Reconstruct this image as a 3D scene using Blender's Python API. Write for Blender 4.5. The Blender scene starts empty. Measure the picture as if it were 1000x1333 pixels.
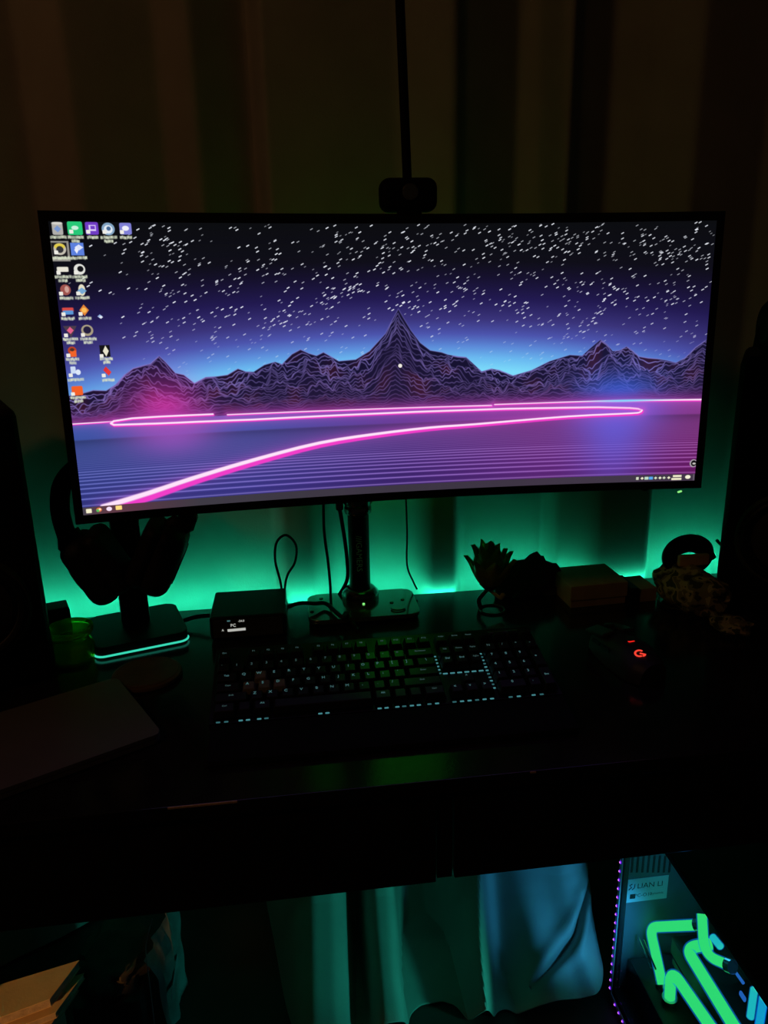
import bpy, bmesh, math, random
import numpy as np
from mathutils import Vector, Matrix, Euler

random.seed(7)
PI = math.pi
scn = bpy.context.scene
COL = scn.collection

# ------------------------------------------------------------------ camera
EX = Vector((0.9914, -0.1295, -0.0197)); EX.normalize()          # camera right, in the room
EF = Vector((0.1180, 0.9484, -0.2944)); EF = (EF - EX * EF.dot(EX)).normalized()
EU = EX.cross(EF)
CAM = Vector((0, 0, 1.285))
FPX = 1018.0
cam_d = bpy.data.cameras.new('camera'); cam = bpy.data.objects.new('camera', cam_d); COL.objects.link(cam)
cam_d.sensor_fit = 'HORIZONTAL'; cam_d.sensor_width = 36; cam_d.lens = 36 * FPX / 1000
cam_d.clip_start = 0.02
cam.matrix_world = Matrix(((EX.x, EU.x, -EF.x, CAM.x), (EX.y, EU.y, -EF.y, CAM.y), (EX.z, EU.z, -EF.z, CAM.z), (0, 0, 0, 1)))
scn.camera = cam

# ------------------------------------------------------------------ world, lamps, exposure
scn.view_settings.view_transform = 'Standard'; scn.view_settings.look = 'None'
scn.view_settings.gamma = 1.0; scn.view_settings.exposure = 0.0
scn.view_settings.use_curve_mapping = False
w = bpy.data.worlds.new('night'); scn.world = w; w.use_nodes = True
w.node_tree.nodes['Background'].inputs[0].default_value = (1.0, 0.75, 0.5, 1)
w.node_tree.nodes['Background'].inputs[1].default_value = 0.0035


def lamp(name, loc, color, power, radius=0.1):
    d = bpy.data.lights.new(name, 'POINT'); d.color = color; d.energy = power; d.shadow_soft_size = radius
    o = bpy.data.objects.new(name, d); COL.objects.link(o); o.location = loc
    return o


def spot(name, loc, target, color, power, angle, blend=1.0, radius=0.03):
    d = bpy.data.lights.new(name, 'SPOT'); d.color = color; d.energy = power; d.shadow_soft_size = radius
    d.spot_size = math.radians(angle); d.spot_blend = blend
    o = bpy.data.objects.new(name, d); COL.objects.link(o); o.location = loc
    o.rotation_euler = (Vector(target) - Vector(loc)).to_track_quat('-Z', 'Y').to_euler()
    return o


# the dim warm lamp of the room, far behind the photographer to the left
lamp('room_lamp', (-1.3, -0.15, 2.40), (1.0, 0.48, 0.19), 6.0, 0.12)
# the lights inside the computer case
lamp('case_light', (0.60, 0.93, 0.375), (0.05, 0.50, 0.85), 0.22, 0.03)
lamp('case_light', (0.60, 0.72, 0.30), (0.05, 0.42, 1.0), 0.25, 0.03)
# the monitor's rear light thrown on the curtain
spot('monitor_rear_light', (0.153, 1.075, 1.14), (0.153, 1.30, 1.115), (0.03, 1.0, 0.05), 1.6, 100)
spot('monitor_down_light', (0.135, 1.052, 1.002), (0.128, 1.005, 0.80), (0.04, 1.0, 0.06), 0.26, 64, 1.0, 0.012)
spot('curtain_spot', (0.548, 0.74, 0.27), (0.05, 1.20, 0.08), (0.03, 0.82, 0.60), 7.5, 44, 0.9, 0.02)  # added unseen spot by the case glass, throws teal on the lower curtain
spot('curtain_spot', (0.546, 0.80, 0.30), (0.46, 1.20, 0.10), (0.04, 0.48, 1.0), 6.5, 44, 1.0, 0.02)  # second added spot, blue, for the curtain bulge beside the case
spot('cardboard_spot', (-1.7, -1.1, 0.95), (-0.44, 0.955, 0.27), (1.0, 0.46, 0.13), 130.0, 3.8, 0.5, 0.02)  # added warm spot with no visible source, aimed only at the cardboard stack


# ------------------------------------------------------------------ pixel rays (used to place things at their real depth)
def ray(u, v):
    return EX * ((u - 500) / FPX) - EU * ((v - 666.5) / FPX) + EF


def at(u, v, y):
    r = ray(u, v); return CAM + r * (y / r.y)


def on(u, v, z):
    r = ray(u, v); return CAM + r * ((z - CAM.z) / r.z)


def atx(u, v, x):
    r = ray(u, v); return CAM + r * (x / r.x)


# ------------------------------------------------------------------ materials
def mat(name, color, rough=0.5, metal=0.0, bump=0.0, bscale=80.0, vary=0.0, vscale=20.0, coat=0.0, emis=None, estr=0.0,
        sample=True, spec=0.5, trans=0.0, alpha=1.0, ior=1.45):
    m = bpy.data.materials.new(name); m.use_nodes = True
    nt = m.node_tree; b = nt.nodes['Principled BSDF']
    b.inputs['Base Color'].default_value = (*color, 1); b.inputs['Roughness'].default_value = rough
    b.inputs['Metallic'].default_value = metal; b.inputs['Coat Weight'].default_value = coat
    b.inputs['Specular IOR Level'].default_value = spec; b.inputs['Transmission Weight'].default_value = trans
    b.inputs['Alpha'].default_value = alpha; b.inputs['IOR'].default_value = ior
    if emis:
        b.inputs['Emission Color'].default_value = (*emis, 1); b.inputs['Emission Strength'].default_value = estr
        if not sample:
            m.cycles.emission_sampling = 'NONE'
    tc = nt.nodes.new('ShaderNodeTexCoord')
    if vary:
        n = nt.nodes.new('ShaderNodeTexNoise'); n.inputs['Scale'].default_value = vscale; n.inputs['Detail'].default_value = 4
        r = nt.nodes.new('ShaderNodeValToRGB')
        r.color_ramp.elements[0].position = 0.3; r.color_ramp.elements[1].position = 0.7
        r.color_ramp.elements[0].color = (*[c * (1 - vary) for c in color], 1)
        r.color_ramp.elements[1].color = (*[min(1, c * (1 + vary)) for c in color], 1)
        nt.links.new(tc.outputs['Object'], n.inputs['Vector'])
        nt.links.new(n.outputs['Fac'], r.inputs['Fac']); nt.links.new(r.outputs['Color'], b.inputs['Base Color'])
    if bump:
        n2 = nt.nodes.new('ShaderNodeTexNoise'); n2.inputs['Scale'].default_value = bscale; n2.inputs['Detail'].default_value = 3
        bp = nt.nodes.new('ShaderNodeBump'); bp.inputs['Strength'].default_value = bump; bp.inputs['Distance'].default_value = 0.002
        nt.links.new(tc.outputs['Object'], n2.inputs['Vector'])
        nt.links.new(n2.outputs['Fac'], bp.inputs['Height']); nt.links.new(bp.outputs['Normal'], b.inputs['Normal'])
    return m


def glow(name, color, strength, sample=True):
    m = bpy.data.materials.new(name); m.use_nodes = True
    nt = m.node_tree; nt.nodes.clear()
    o = nt.nodes.new('ShaderNodeOutputMaterial'); e = nt.nodes.new('ShaderNodeEmission')
    e.inputs[0].default_value = (*color, 1); e.inputs[1].default_value = strength
    nt.links.new(e.outputs[0], o.inputs[0])
    if not sample:
        m.cycles.emission_sampling = 'NONE'
    return m


def pane(name, tint, refl=0.06, rough=0.02):
    """thin clear sheet: mostly see-through, a little mirror"""
    m = bpy.data.materials.new(name); m.use_nodes = True
    nt = m.node_tree; nt.nodes.clear()
    o = nt.nodes.new('ShaderNodeOutputMaterial'); t = nt.nodes.new('ShaderNodeBsdfTransparent')
    g = nt.nodes.new('ShaderNodeBsdfGlossy'); x = nt.nodes.new('ShaderNodeMixShader')
    t.inputs[0].default_value = (*tint, 1); g.inputs['Roughness'].default_value = rough
    x.inputs[0].default_value = refl
    nt.links.new(t.outputs[0], x.inputs[1]); nt.links.new(g.outputs[0], x.inputs[2]); nt.links.new(x.outputs[0], o.inputs[0])
    return m


def shell(name, tint, color, strength, mixf):
    """clear tube wall filled with scattered blue light"""
    m = bpy.data.materials.new(name); m.use_nodes = True
    nt = m.node_tree; nt.nodes.clear()
    o = nt.nodes.new('ShaderNodeOutputMaterial'); t = nt.nodes.new('ShaderNodeBsdfTransparent')
    e = nt.nodes.new('ShaderNodeEmission'); x = nt.nodes.new('ShaderNodeMixShader')
    t.inputs[0].default_value = (*tint, 1); e.inputs[0].default_value = (*color, 1); e.inputs[1].default_value = strength
    x.inputs[0].default_value = mixf
    nt.links.new(t.outputs[0], x.inputs[1]); nt.links.new(e.outputs[0], x.inputs[2]); nt.links.new(x.outputs[0], o.inputs[0])
    m.cycles.emission_sampling = 'NONE'
    return m


TEAL = (0.02, 1.0, 0.60)
M = dict(
    curtain=mat('curtain_cloth', (0.38, 0.34, 0.29), 0.9, bump=0.25, bscale=400, vary=0.06, vscale=15, spec=0.1),
    desk=mat('black_brown_laminate', (0.012, 0.010, 0.009), 0.15, bump=0.05, bscale=250, vary=0.3, vscale=30, spec=0.5),
    desk_edge=mat('worn_board', (0.55, 0.36, 0.2), 0.8, vary=0.3, vscale=200),
    black=mat('black_plastic', (0.006, 0.006, 0.006), 0.5, bump=0.05, bscale=600, spec=0.3),
    blackm=mat('matte_black_plastic', (0.004, 0.004, 0.004), 0.75, bump=0.08, bscale=500, spec=0.15),
    gloss=mat('glossy_black_plate', (0.30, 0.30, 0.24), 0.14, metal=0.85, bump=0.02, bscale=60, coat=0.6, spec=0.8),
    steel=mat('dark_chrome', (0.22, 0.23, 0.22), 0.22, metal=1.0, vary=0.15, vscale=60),
    leather=mat('black_leatherette', (0.008, 0.007, 0.007), 0.6, bump=0.3, bscale=300, spec=0.3),
    brown=mat('brown_leather', (0.10, 0.055, 0.03), 0.6, bump=0.2, bscale=200, vary=0.2, vscale=60),
    laptop=mat('grey_aluminium', (0.16, 0.14, 0.13), 0.45, metal=0.3, bump=0.03, bscale=500, vary=0.05),
    key=mat('black_keycap', (0.007, 0.007, 0.007), 0.42, bump=0.08, bscale=900, spec=0.4),
    keyg=mat('grey_keycap', (0.15, 0.14, 0.09), 0.6, bump=0.3, bscale=900),
    kplate=mat('brushed_black_plate', (0.012, 0.012, 0.012), 0.4, metal=0.4, bump=0.1, bscale=400),
    card=mat('brown_cardboard', (0.34, 0.24, 0.14), 0.85, bump=0.15, bscale=300, vary=0.12, vscale=40),
    cardpale=mat('pale_cardboard', (0.62, 0.42, 0.22), 0.8, bump=0.1, bscale=300, vary=0.1, vscale=30),
    cardedge=mat('corrugated_edge', (0.42, 0.30, 0.20), 0.9, bump=0.4, bscale=500, vary=0.2, vscale=120),
    petal=mat('olive_gilded_petal', (0.42, 0.42, 0.10), 0.38, metal=0.1, bump=0.15, bscale=120, vary=0.25, vscale=50),
    bronze=mat('dark_bronze', (0.07, 0.055, 0.03), 0.35, metal=0.8, vary=0.2, vscale=60),
    wall=mat('wall_paint', (0.35, 0.32, 0.28), 0.9, bump=0.1, bscale=200, vary=0.05),
    floor=mat('dark_floor', (0.035, 0.028, 0.022), 0.5, bump=0.1, bscale=60, vary=0.25, vscale=8),
    box=mat('dark_fabric_box', (0.05, 0.042, 0.035), 0.9, bump=0.4, bscale=250, vary=0.45, vscale=18),
    wrap=mat('crinkled_wrap', (0.42, 0.44, 0.42), 0.45, bump=0.35, bscale=90, vary=0.25, vscale=25),
    rubber=mat('black_cable_rubber', (0.006, 0.006, 0.006), 0.5, spec=0.3, bump=0.05, bscale=300),
    grey=mat('grey_cable_sleeve', (0.35, 0.37, 0.38), 0.5, bump=0.1, bscale=500),
    casemetal=mat('black_case_metal', (0.015, 0.016, 0.018), 0.45, metal=0.3, bump=0.04, bscale=500),
    caseback=mat('inner_case_metal', (0.14, 0.15, 0.16), 0.55, metal=0.2, bump=0.05, bscale=400, vary=0.1),
    pcb=mat('dark_circuit_board', (0.02, 0.022, 0.022), 0.4, bump=0.3, bscale=200, vary=0.4, vscale=80),
    sticker=mat('pale_sticker', (0.62, 0.66, 0.64), 0.5, bump=0.02, bscale=300),
    ink=mat('black_ink', (0.01, 0.01, 0.01), 0.6, bump=0.02, bscale=300),
    fitting=mat('nickel_fitting', (0.5, 0.5, 0.48), 0.25, metal=1.0, vary=0.1),
    mouse=mat('mouse_shell', (0.022, 0.018, 0.016), 0.45, bump=0.1, bscale=500, spec=0.4),
    cone=mat('speaker_cone', (0.03, 0.028, 0.026), 0.6, bump=0.1, bscale=300),
    cabinet=mat('speaker_cabinet', (0.014, 0.010, 0.008), 0.6, bump=0.2, bscale=200, vary=0.3, vscale=30, spec=0.25),
    printgrey=mat('grey_print', (0.8, 0.84, 0.86), 0.6, bump=0.02, bscale=200),
    led=glow('teal_led_strip', TEAL, 36.0),
    ring=glow('green_light_ring', (0.03, 1.0, 0.06), 1.2),
    baseled=glow('teal_edge_light', (0.05, 0.82, 0.55), 0.85),
    purple=glow('violet_led', (0.13, 0.012, 0.85), 1.3),
    violetcore=glow('pink_led_core', (1.0, 0.30, 1.0), 1.4, False),
    green=glow('green_power_light_and_glint', (0.3, 1.0, 0.25), 0.9, False),
    red=glow('red_mouse_light', (1.0, 0.018, 0.012), 1.0, False),
    redhot=glow('red_logo_light', (1.0, 0.06, 0.035), 1.0, False),
    white=glow('white_display', (0.62, 0.62, 0.58), 0.75, False),
    redled=glow('red_key_indicator', (0.8, 0.12, 0.10), 0.6, False),
    legend=glow('lit_legend', (0.20, 0.52, 0.55), 0.27, False),
    legend2=glow('dim_lit_legend', (0.22, 0.45, 0.45), 0.16, False),
    keyled=glow('cyan_key_light', (0.14, 0.56, 0.62), 0.40, False),
    keyled2=glow('dim_cyan_key_light', (0.14, 0.56, 0.62), 0.20, False),
    core=glow('green_coolant', (0.06, 1.0, 0.04), 1.2),
    core2=glow('cyan_coolant', (0.03, 0.80, 0.62), 0.95),
    tubewall=shell('clear_tube_wall', (0.75, 0.98, 1.0), (0.01, 0.32, 0.95), 1.0, 0.20),
    tubewall2=shell('clear_tube_wall_short', (0.6, 0.95, 1.0), (0.0, 0.22, 1.0), 0.9, 0.5),
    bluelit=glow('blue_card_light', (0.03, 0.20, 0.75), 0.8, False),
    glass=pane('tinted_case_glass', (0.80, 0.86, 0.90), 0.04, 0.03),
)

# yellow-green jar glass: clear dyed sheet with a soft gloss
def jar_material():
    m = bpy.data.materials.new('green_jar_glass'); m.use_nodes = True
    nt = m.node_tree; nt.nodes.clear()
    o = nt.nodes.new('ShaderNodeOutputMaterial'); g = nt.nodes.new('ShaderNodeBsdfGlass'); g.inputs['Color'].default_value = (0.72, 1.0, 0.22, 1)
    g.inputs['Roughness'].default_value = 0.04; g.inputs['IOR'].default_value = 1.42
    d = nt.nodes.new('ShaderNodeBsdfDiffuse'); d.inputs[0].default_value = (0.55, 0.85, 0.04, 1)
    t = nt.nodes.new('ShaderNodeBsdfTranslucent'); t.inputs[0].default_value = (0.55, 0.90, 0.04, 1)
    a = nt.nodes.new('ShaderNodeMixShader'); a.inputs[0].default_value = 0.6
    b = nt.nodes.new('ShaderNodeMixShader'); b.inputs[0].default_value = 0.22
    nt.links.new(d.outputs[0], a.inputs[1]); nt.links.new(t.outputs[0], a.inputs[2])
    nt.links.new(g.outputs[0], b.inputs[1]); nt.links.new(a.outputs[0], b.inputs[2]); nt.links.new(b.outputs[0], o.inputs[0])
    return m


M['jar'] = jar_material()


def camo_material():
    m = mat('camouflage_cloth', (0.12, 0.10, 0.06), 0.9, bump=0.4, bscale=200, spec=0.1)
    nt = m.node_tree; b = nt.nodes['Principled BSDF']
    tc = nt.nodes.new('ShaderNodeTexCoord'); n = nt.nodes.new('ShaderNodeTexNoise'); n.inputs['Scale'].default_value = 55
    n.inputs['Detail'].default_value = 1.5
    r = nt.nodes.new('ShaderNodeValToRGB'); r.color_ramp.interpolation = 'CONSTANT'
    e = r.color_ramp.elements; e[0].color = (0.05, 0.042, 0.03, 1); e[1].position = 0.42; e[1].color = (0.20, 0.17, 0.09, 1)
    x = e.new(0.52); x.color = (0.42, 0.34, 0.20, 1); x = e.new(0.62); x.color = (0.07, 0.08, 0.04, 1)
    nt.links.new(tc.outputs['Object'], n.inputs['Vector']); nt.links.new(n.outputs['Fac'], r.inputs['Fac'])
    nt.links.new(r.outputs['Color'], b.inputs['Base Color'])
    return m


M['camo'] = camo_material()


# ------------------------------------------------------------------ mesh helpers
def link(name, me, m, parent=None):
    o = bpy.data.objects.new(name, me); COL.objects.link(o)
    if m is not None and not me.materials:
        me.materials.append(m)
    if parent is not None:
        o.parent = parent
    return o


def obj(name, bm, m, parent=None, smooth=True, loc=None, rot=None):
    bmesh.ops.recalc_face_normals(bm, faces=bm.faces)
    me = bpy.data.meshes.new(name); bm.to_mesh(me); bm.free()
    if smooth:
        for p in me.polygons:
            p.use_smooth = True
        try:
            me.set_sharp_from_angle(angle=math.radians(38))
        except Exception:
            pass
    o = link(name, me, m, parent)
    if smooth and len(me.polygons) < 400:
        wn = o.modifiers.new('weighted_normals', 'WEIGHTED_NORMAL'); wn.keep_sharp = True; wn.weight = 100
    if loc is not None:
        o.location = loc
    if rot is not None:
        o.rotation_euler = rot
    return o


def tag(o, label, cat, group=None, kind=None):
    o['label'] = label; o['category'] = cat
    if group:
        o['group'] = group
    if kind:
        o['kind'] = kind
    return o


def thing(name, label, cat, loc=(0, 0, 0), rot=(0, 0, 0), group=None):
    o = bpy.data.objects.new(name, None); COL.objects.link(o)
    o.location = loc; o.rotation_euler = rot; o.empty_display_size = 0.02
    return tag(o, label, cat, group)


def structure(o):
    o['kind'] = 'structure'; return o


def xf(bm, verts, loc=(0, 0, 0), rot=(0, 0, 0)):
    bmesh.ops.transform(bm, matrix=Matrix.Translation(loc) @ Euler(rot).to_matrix().to_4x4(), verts=verts)


def box(bm, c, s, bev=0.0, seg=2, rot=(0, 0, 0), taper=1.0):
    r = bmesh.ops.create_cube(bm, size=1); vs = r['verts']
    for v in vs:
        k = taper if v.co.z > 0 else 1
        v.co = Vector((v.co.x * s[0] * k, v.co.y * s[1] * k, v.co.z * s[2]))
    if bev > 0:
        es = list({e for v in vs for e in v.link_edges})
        r = bmesh.ops.bevel(bm, geom=es, offset=bev, segments=seg, affect='EDGES', profile=0.5, clamp_overlap=True)
        vs = list({v for f in r['faces'] for v in f.verts} | {v for v in vs if v.is_valid})
        seen = set(); st = list(vs)
        while st:
            v = st.pop()
            if v in seen:
                continue
            seen.add(v)
            for e in v.link_edges:
                st.append(e.other_vert(v))
        vs = list(seen)
    xf(bm, vs, c, rot)
    return bm


def B(c, s, bev=0.0, seg=2, rot=(0, 0, 0), taper=1.0):
    return box(bmesh.new(), c, s, bev, seg, rot, taper)


def smooth_pts(pts, n=8, closed=False):
    P = [Vector(p) for p in pts]; out = []
    m = len(P)
    rng = range(m) if closed else range(m - 1)
    for i in rng:
        if closed:
            p0, p1, p2, p3 = P[(i - 1) % m], P[i], P[(i + 1) % m], P[(i + 2) % m]
        else:
            p0, p1, p2, p3 = P[max(i - 1, 0)], P[i], P[i + 1], P[min(i + 2, m - 1)]
        for k in range(n):
            t = k / n
            out.append(0.5 * ((2 * p1) + (p2 - p0) * t + (2 * p0 - 5 * p1 + 4 * p2 - p3) * t * t + (3 * p1 - p0 - 3 * p2 + p3) * t ** 3))
    if not closed:
        out.append(P[-1])
    return out


def round_corners(pts, r, n=8):
    P = [Vector(p) for p in pts]; out = [P[0]]
    for i in range(1, len(P) - 1):
        a = (P[i - 1] - P[i]); b = (P[i + 1] - P[i])
        k = min(r, a.length * 0.49, b.length * 0.49)
        A = P[i] + a.normalized() * k; Bq = P[i] + b.normalized() * k
        for j in range(n + 1):
            t = j / n
            out.append(A * (1 - t) ** 2 + P[i] * 2 * t * (1 - t) + Bq * t * t)
    out.append(P[-1])
    return out


def tube(bm, pts, r, seg=8, closed=False, caps=True, flat=1.0):
    P = [Vector(p) for p in pts]; n = len(P)
    T = []
    for i in range(n):
        a = P[(i - 1) % n] if closed or i > 0 else P[i]
        b = P[(i + 1) % n] if closed or i < n - 1 else P[i]
        T.append((b - a).normalized())
    up = Vector((0, 0, 1)) if abs(T[0].z) < 0.9 else Vector((0, 1, 0))
    N = (up - T[0] * up.dot(T[0])).normalized(); rings = []
    for i in range(n):
        N = (N - T[i] * N.dot(T[i]))
        N = N.normalized() if N.length > 1e-6 else T[i].orthogonal().normalized()
        Bn = T[i].cross(N)
        rr = r[i] if isinstance(r, (list, tuple)) else r
        rings.append([bm.verts.new(P[i] + N * (rr * math.cos(2 * PI * k / seg)) + Bn * (rr * flat * math.sin(2 * PI * k / seg))) for k in range(seg)])
    for i in range(n if closed else n - 1):
        A, C = rings[i], rings[(i + 1) % n]
        for k in range(seg):
            bm.faces.new((A[k], A[(k + 1) % seg], C[(k + 1) % seg], C[k]))
    if caps and not closed:
        bm.faces.new(rings[0][::-1]); bm.faces.new(rings[-1])
    return bm


def TB(pts, r, seg=8, **k):
    return tube(bmesh.new(), pts, r, seg, **k)


def lathe(bm, prof, seg=24, c=(0, 0, 0), rot=(0, 0, 0), closed=False):
    rings = []; new = []
    for (r, z) in prof:
        ring = [bm.verts.new((max(r, 1e-5) * math.cos(2 * PI * k / seg), max(r, 1e-5) * math.sin(2 * PI * k / seg), z)) for k in range(seg)]
        rings.append(ring); new += ring
    m = len(prof)
    for i in range(m if closed else m - 1):
        A, C = rings[i], rings[(i + 1) % m]
        for k in range(seg):
            bm.faces.new((A[k], A[(k + 1) % seg], C[(k + 1) % seg], C[k]))
    if not closed:
        bm.faces.new(rings[0][::-1]); bm.faces.new(rings[-1])
    xf(bm, new, c, rot)
    return bm


def LT(prof, seg=24, c=(0, 0, 0), rot=(0, 0, 0), closed=False):
    return lathe(bmesh.new(), prof, seg, c, rot, closed)


def prism(bm, poly, z0, z1):
    a = [bm.verts.new((x, y, z0)) for x, y in poly]; b = [bm.verts.new((x, y, z1)) for x, y in poly]
    bm.faces.new(a[::-1]); bm.faces.new(b); n = len(poly)
    for i in range(n):
        bm.faces.new((a[i], a[(i + 1) % n], b[(i + 1) % n], b[i]))
    return bm


def rrect(w, d, r, n=6, cx=0, cy=0):
    out = []
    for sx, sy, a0 in ((1, 1, 0), (-1, 1, 90), (-1, -1, 180), (1, -1, 270)):
        for k in range(n + 1):
            a = math.radians(a0 + 90 * k / n)
            out.append((cx + sx * (w / 2 - r) + r * math.cos(a), cy + sy * (d / 2 - r) + r * math.sin(a)))
    return out


def slab(poly, z0, z1, bev=0.0):
    bm = prism(bmesh.new(), poly, z0, z1)
    if bev:
        es = [e for e in bm.edges if abs(e.verts[0].co.z - e.verts[1].co.z) < 1e-6]
        bmesh.ops.bevel(bm, geom=es, offset=bev, segments=2, affect='EDGES', profile=0.5)
    return bm


_txt = {}


def text_mesh(s, size, depth=0.0003, align='CENTER'):
    k = (s, size, depth, align)
    if k in _txt:
        return _txt[k]
    c = bpy.data.curves.new('lettering', 'FONT'); c.body = s; c.size = size; c.extrude = depth; c.resolution_u = 2
    c.align_x = align; c.align_y = 'CENTER'
    o = bpy.data.objects.new('lettering', c); COL.objects.link(o)
    dg = bpy.context.evaluated_depsgraph_get(); dg.update()
    me = bpy.data.meshes.new_from_object(o.evaluated_get(dg))
    bpy.data.objects.remove(o); bpy.data.curves.remove(c)
    me.materials.clear()
    _txt[k] = me
    return me


def text(name, s, size, m, parent, loc, rot, depth=0.0003, align='CENTER'):
    me = text_mesh(s, size, depth, align)
    if me.materials and me.materials[0] != m:
        me = me.copy(); me.materials.clear()
    o = link(name, me, m, parent); o.location = loc; o.rotation_euler = rot
    return o


# ================================================================== the room
structure(obj('floor', B((0.3, 0.4, -0.02), (4.4, 4.2, 0.04)), M['floor'], smooth=False))
structure(obj('wall_back', B((0.3, 1.60, 1.23), (4.4, 0.08, 2.46)), M['wall'], smooth=False))
structure(obj('ceiling', B((0.3, 0.4, 2.48), (4.4, 4.2, 0.04)), M['wall'], smooth=False))
structure(obj('baseboard_back', B((0.3, 1.552, 0.045), (4.4, 0.016, 0.09), 0.004), M['wall'], smooth=False))


# ------------------------------------------------------------------ curtain
def pl(xs, pts):
    x = [p[0] for p in pts]; y = [p[1] for p in pts]
    return np.interp(xs, x, y)


def sstep(a, b, x):
    t = np.clip((x - a) / (b - a), 0, 1); return t * t * (3 - 2 * t)


def soften(a, n):
    k = np.hanning(n + 2)[1:-1]; k /= k.sum()
    return np.convolve(np.pad(a, (n // 2, n // 2), 'edge'), k, 'valid')[:len(a)]


def curtain():
    x0, x1, dx = -1.25, 1.75, 0.0035
    X = np.arange(x0, x1, dx); nx = len(X)
    mid = [(-1.25, 1.29), (-1.1, 1.31), (-0.95, 1.275), (-0.8, 1.31), (-0.66, 1.28), (-0.52, 1.312), (-0.44, 1.295), (-0.2, 1.292),
           (-0.1, 1.296), (-0.03, 1.304), (-0.014, 1.268), (0.03, 1.264), (0.062, 1.288), (0.075, 1.302), (0.2, 1.298), (0.222, 1.262),
           (0.238, 1.2495), (0.28, 1.2495), (0.291, 1.288), (0.3, 1.3), (0.43, 1.298), (0.452, 1.304), (0.464, 1.27), (0.5, 1.264),
           (0.54, 1.2495), (0.628, 1.2495), (0.642, 1.27), (0.652, 1.302), (0.79, 1.296), (0.82, 1.262), (0.9, 1.29), (1, 1.26), (1.12, 1.3), (1.25, 1.265),
           (1.4, 1.31), (1.55, 1.27), (1.75, 1.3)]
    up = [(-1.25, 1.29), (-1.1, 1.32), (-0.95, 1.27), (-0.8, 1.32), (-0.66, 1.27), (-0.53, 1.31), (-0.45, 1.275), (-0.35, 1.315), (-0.275, 1.262), (-0.155, 1.305),
          (-0.105, 1.270), (-0.03, 1.318), (-0.018, 1.318), (-0.010, 1.258), (0.08, 1.268), (0.19, 1.283), (0.273, 1.246), (0.288, 1.262), (0.39, 1.322),
          (0.457, 1.262), (0.466, 1.278), (0.54, 1.322), (0.60, 1.30), (0.66, 1.264), (0.80, 1.305), (0.9, 1.27), (1.0, 1.31), (1.12, 1.27), (1.25, 1.31),
          (1.4, 1.27), (1.55, 1.31), (1.75, 1.29)]
    low = [(-1.25, 1.30), (-1.0, 1.27), (-0.8, 1.31), (-0.6, 1.27), (-0.42, 1.38), (-0.30, 1.46), (-0.20, 1.47), (-0.14, 1.45), (-0.10, 1.44), (-0.055, 1.38), (-0.028, 1.285), (0.005, 1.243), (0.045, 1.243),
           (0.070, 1.272), (0.084, 1.40), (0.098, 1.42), (0.106, 1.285), (0.122, 1.245), (0.150, 1.240), (0.166, 1.256), (0.174, 1.40), (0.20, 1.45), (0.25, 1.46), (0.29, 1.43), (0.325, 1.33),
           (0.350, 1.238), (0.364, 1.262), (0.388, 1.37), (0.410, 1.38), (0.43, 1.33), (0.455, 1.272), (0.49, 1.230), (0.535, 1.222), (0.558, 1.25), (0.570, 1.36), (0.60, 1.40),
           (0.8, 1.42), (1.0, 1.36), (1.2, 1.40), (1.4, 1.35), (1.75, 1.38)]
    pm, pu, plw = soften(pl(X, mid), 5), soften(pl(X, up), 7), soften(pl(X, low), 7)
    # rows: straight down to z=.30, then the long hem sweeps forward over the floor
    rows = [(0.0, z, 0.0) for z in list(np.linspace(2.44, 1.4, 8)) + list(np.linspace(1.34, 0.70, 26)) + list(np.linspace(0.66, 0.32, 12))]
    arc = [(0.0, 0.29), (0.002, 0.25), (0.008, 0.215), (0.018, 0.18), (0.034, 0.15), (0.058, 0.125), (0.088, 0.105), (0.12, 0.088), (0.152, 0.074), (0.185, 0.062), (0.218, 0.052), (0.25, 0.044), (0.28, 0.038)]
    ta = np.linspace(0, 1, 120); ti = np.linspace(0, 1, len(arc))
    rows += [(float(np.interp(t, ti, [q[0] for q in arc])), float(np.interp(t, ti, [q[1] for q in arc])), max(t, 1e-3)) for t in ta]
    sweep = sstep(-0.12, -0.03, X) * (1 - sstep(0.47, 0.60, X))
    bm = bmesh.new(); G = []
    for f, z, s in rows:
        zz = np.full(nx, z)
        a = sstep(0.95, 1.16, z); b = sstep(0.74, 0.52, z) if False else 1 - sstep(0.50, 0.735, z)
        shift = 0.075 * s
        lowp = np.interp(X + (0.018 + 0.055 * sstep(0.20, 0.30, X) * (1 - sstep(0.40, 0.46, X))) * s, X, plw)
        y = pm * (1 - a) + pu * a
        y = y * (1 - b) + lowp * b
        # gathered swag across the right bundle and small wrinkles
        g = 0
        if s > 0:
            q = (s - 0.45) / 0.40
            win = float(np.clip(q * 4, 0, 1) * np.clip((1.25 - q) * 3, 0, 1))
            cx = 0.566 - 0.15 * max(q, 0) ** 1.5
            d = X - cx
            g = (0.040 * np.exp(-(d / 0.011) ** 2) - 0.014 * np.exp(-((d + 0.03) / 0.022) ** 2) - 0.010 * np.exp(-((d - 0.03) / 0.02) ** 2)) * win
            g = g * (X > 0.38)
            cx2 = 0.12 + 0.05 * s
            g = g + 0.03 * np.exp(-((X - 0.165) / 0.018) ** 2) * np.exp(-((s - 0.78) / 0.12) ** 2)
        y = y + g + 0.0018 * np.sin(X * 41 + z * 9) * (0.4 + b)
        d = y - 1.30
        # normal of the hanging path turns from -Y to +Z as the hem runs forward
        ang = min(1.0, max(0.0, (0.20 - z) / 0.13)) * 1.15 if s > 0 else 0.0
        yy = 1.30 - f * sweep + d * (1 - sweep * (1 - math.cos(ang)))
        z2 = zz * (sweep) + (1 - sweep) * (z if s == 0 else np.full(nx, max(0.012, 0.32 - 0.31 * s))) - d * math.sin(ang) * sweep * 0.75
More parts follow.
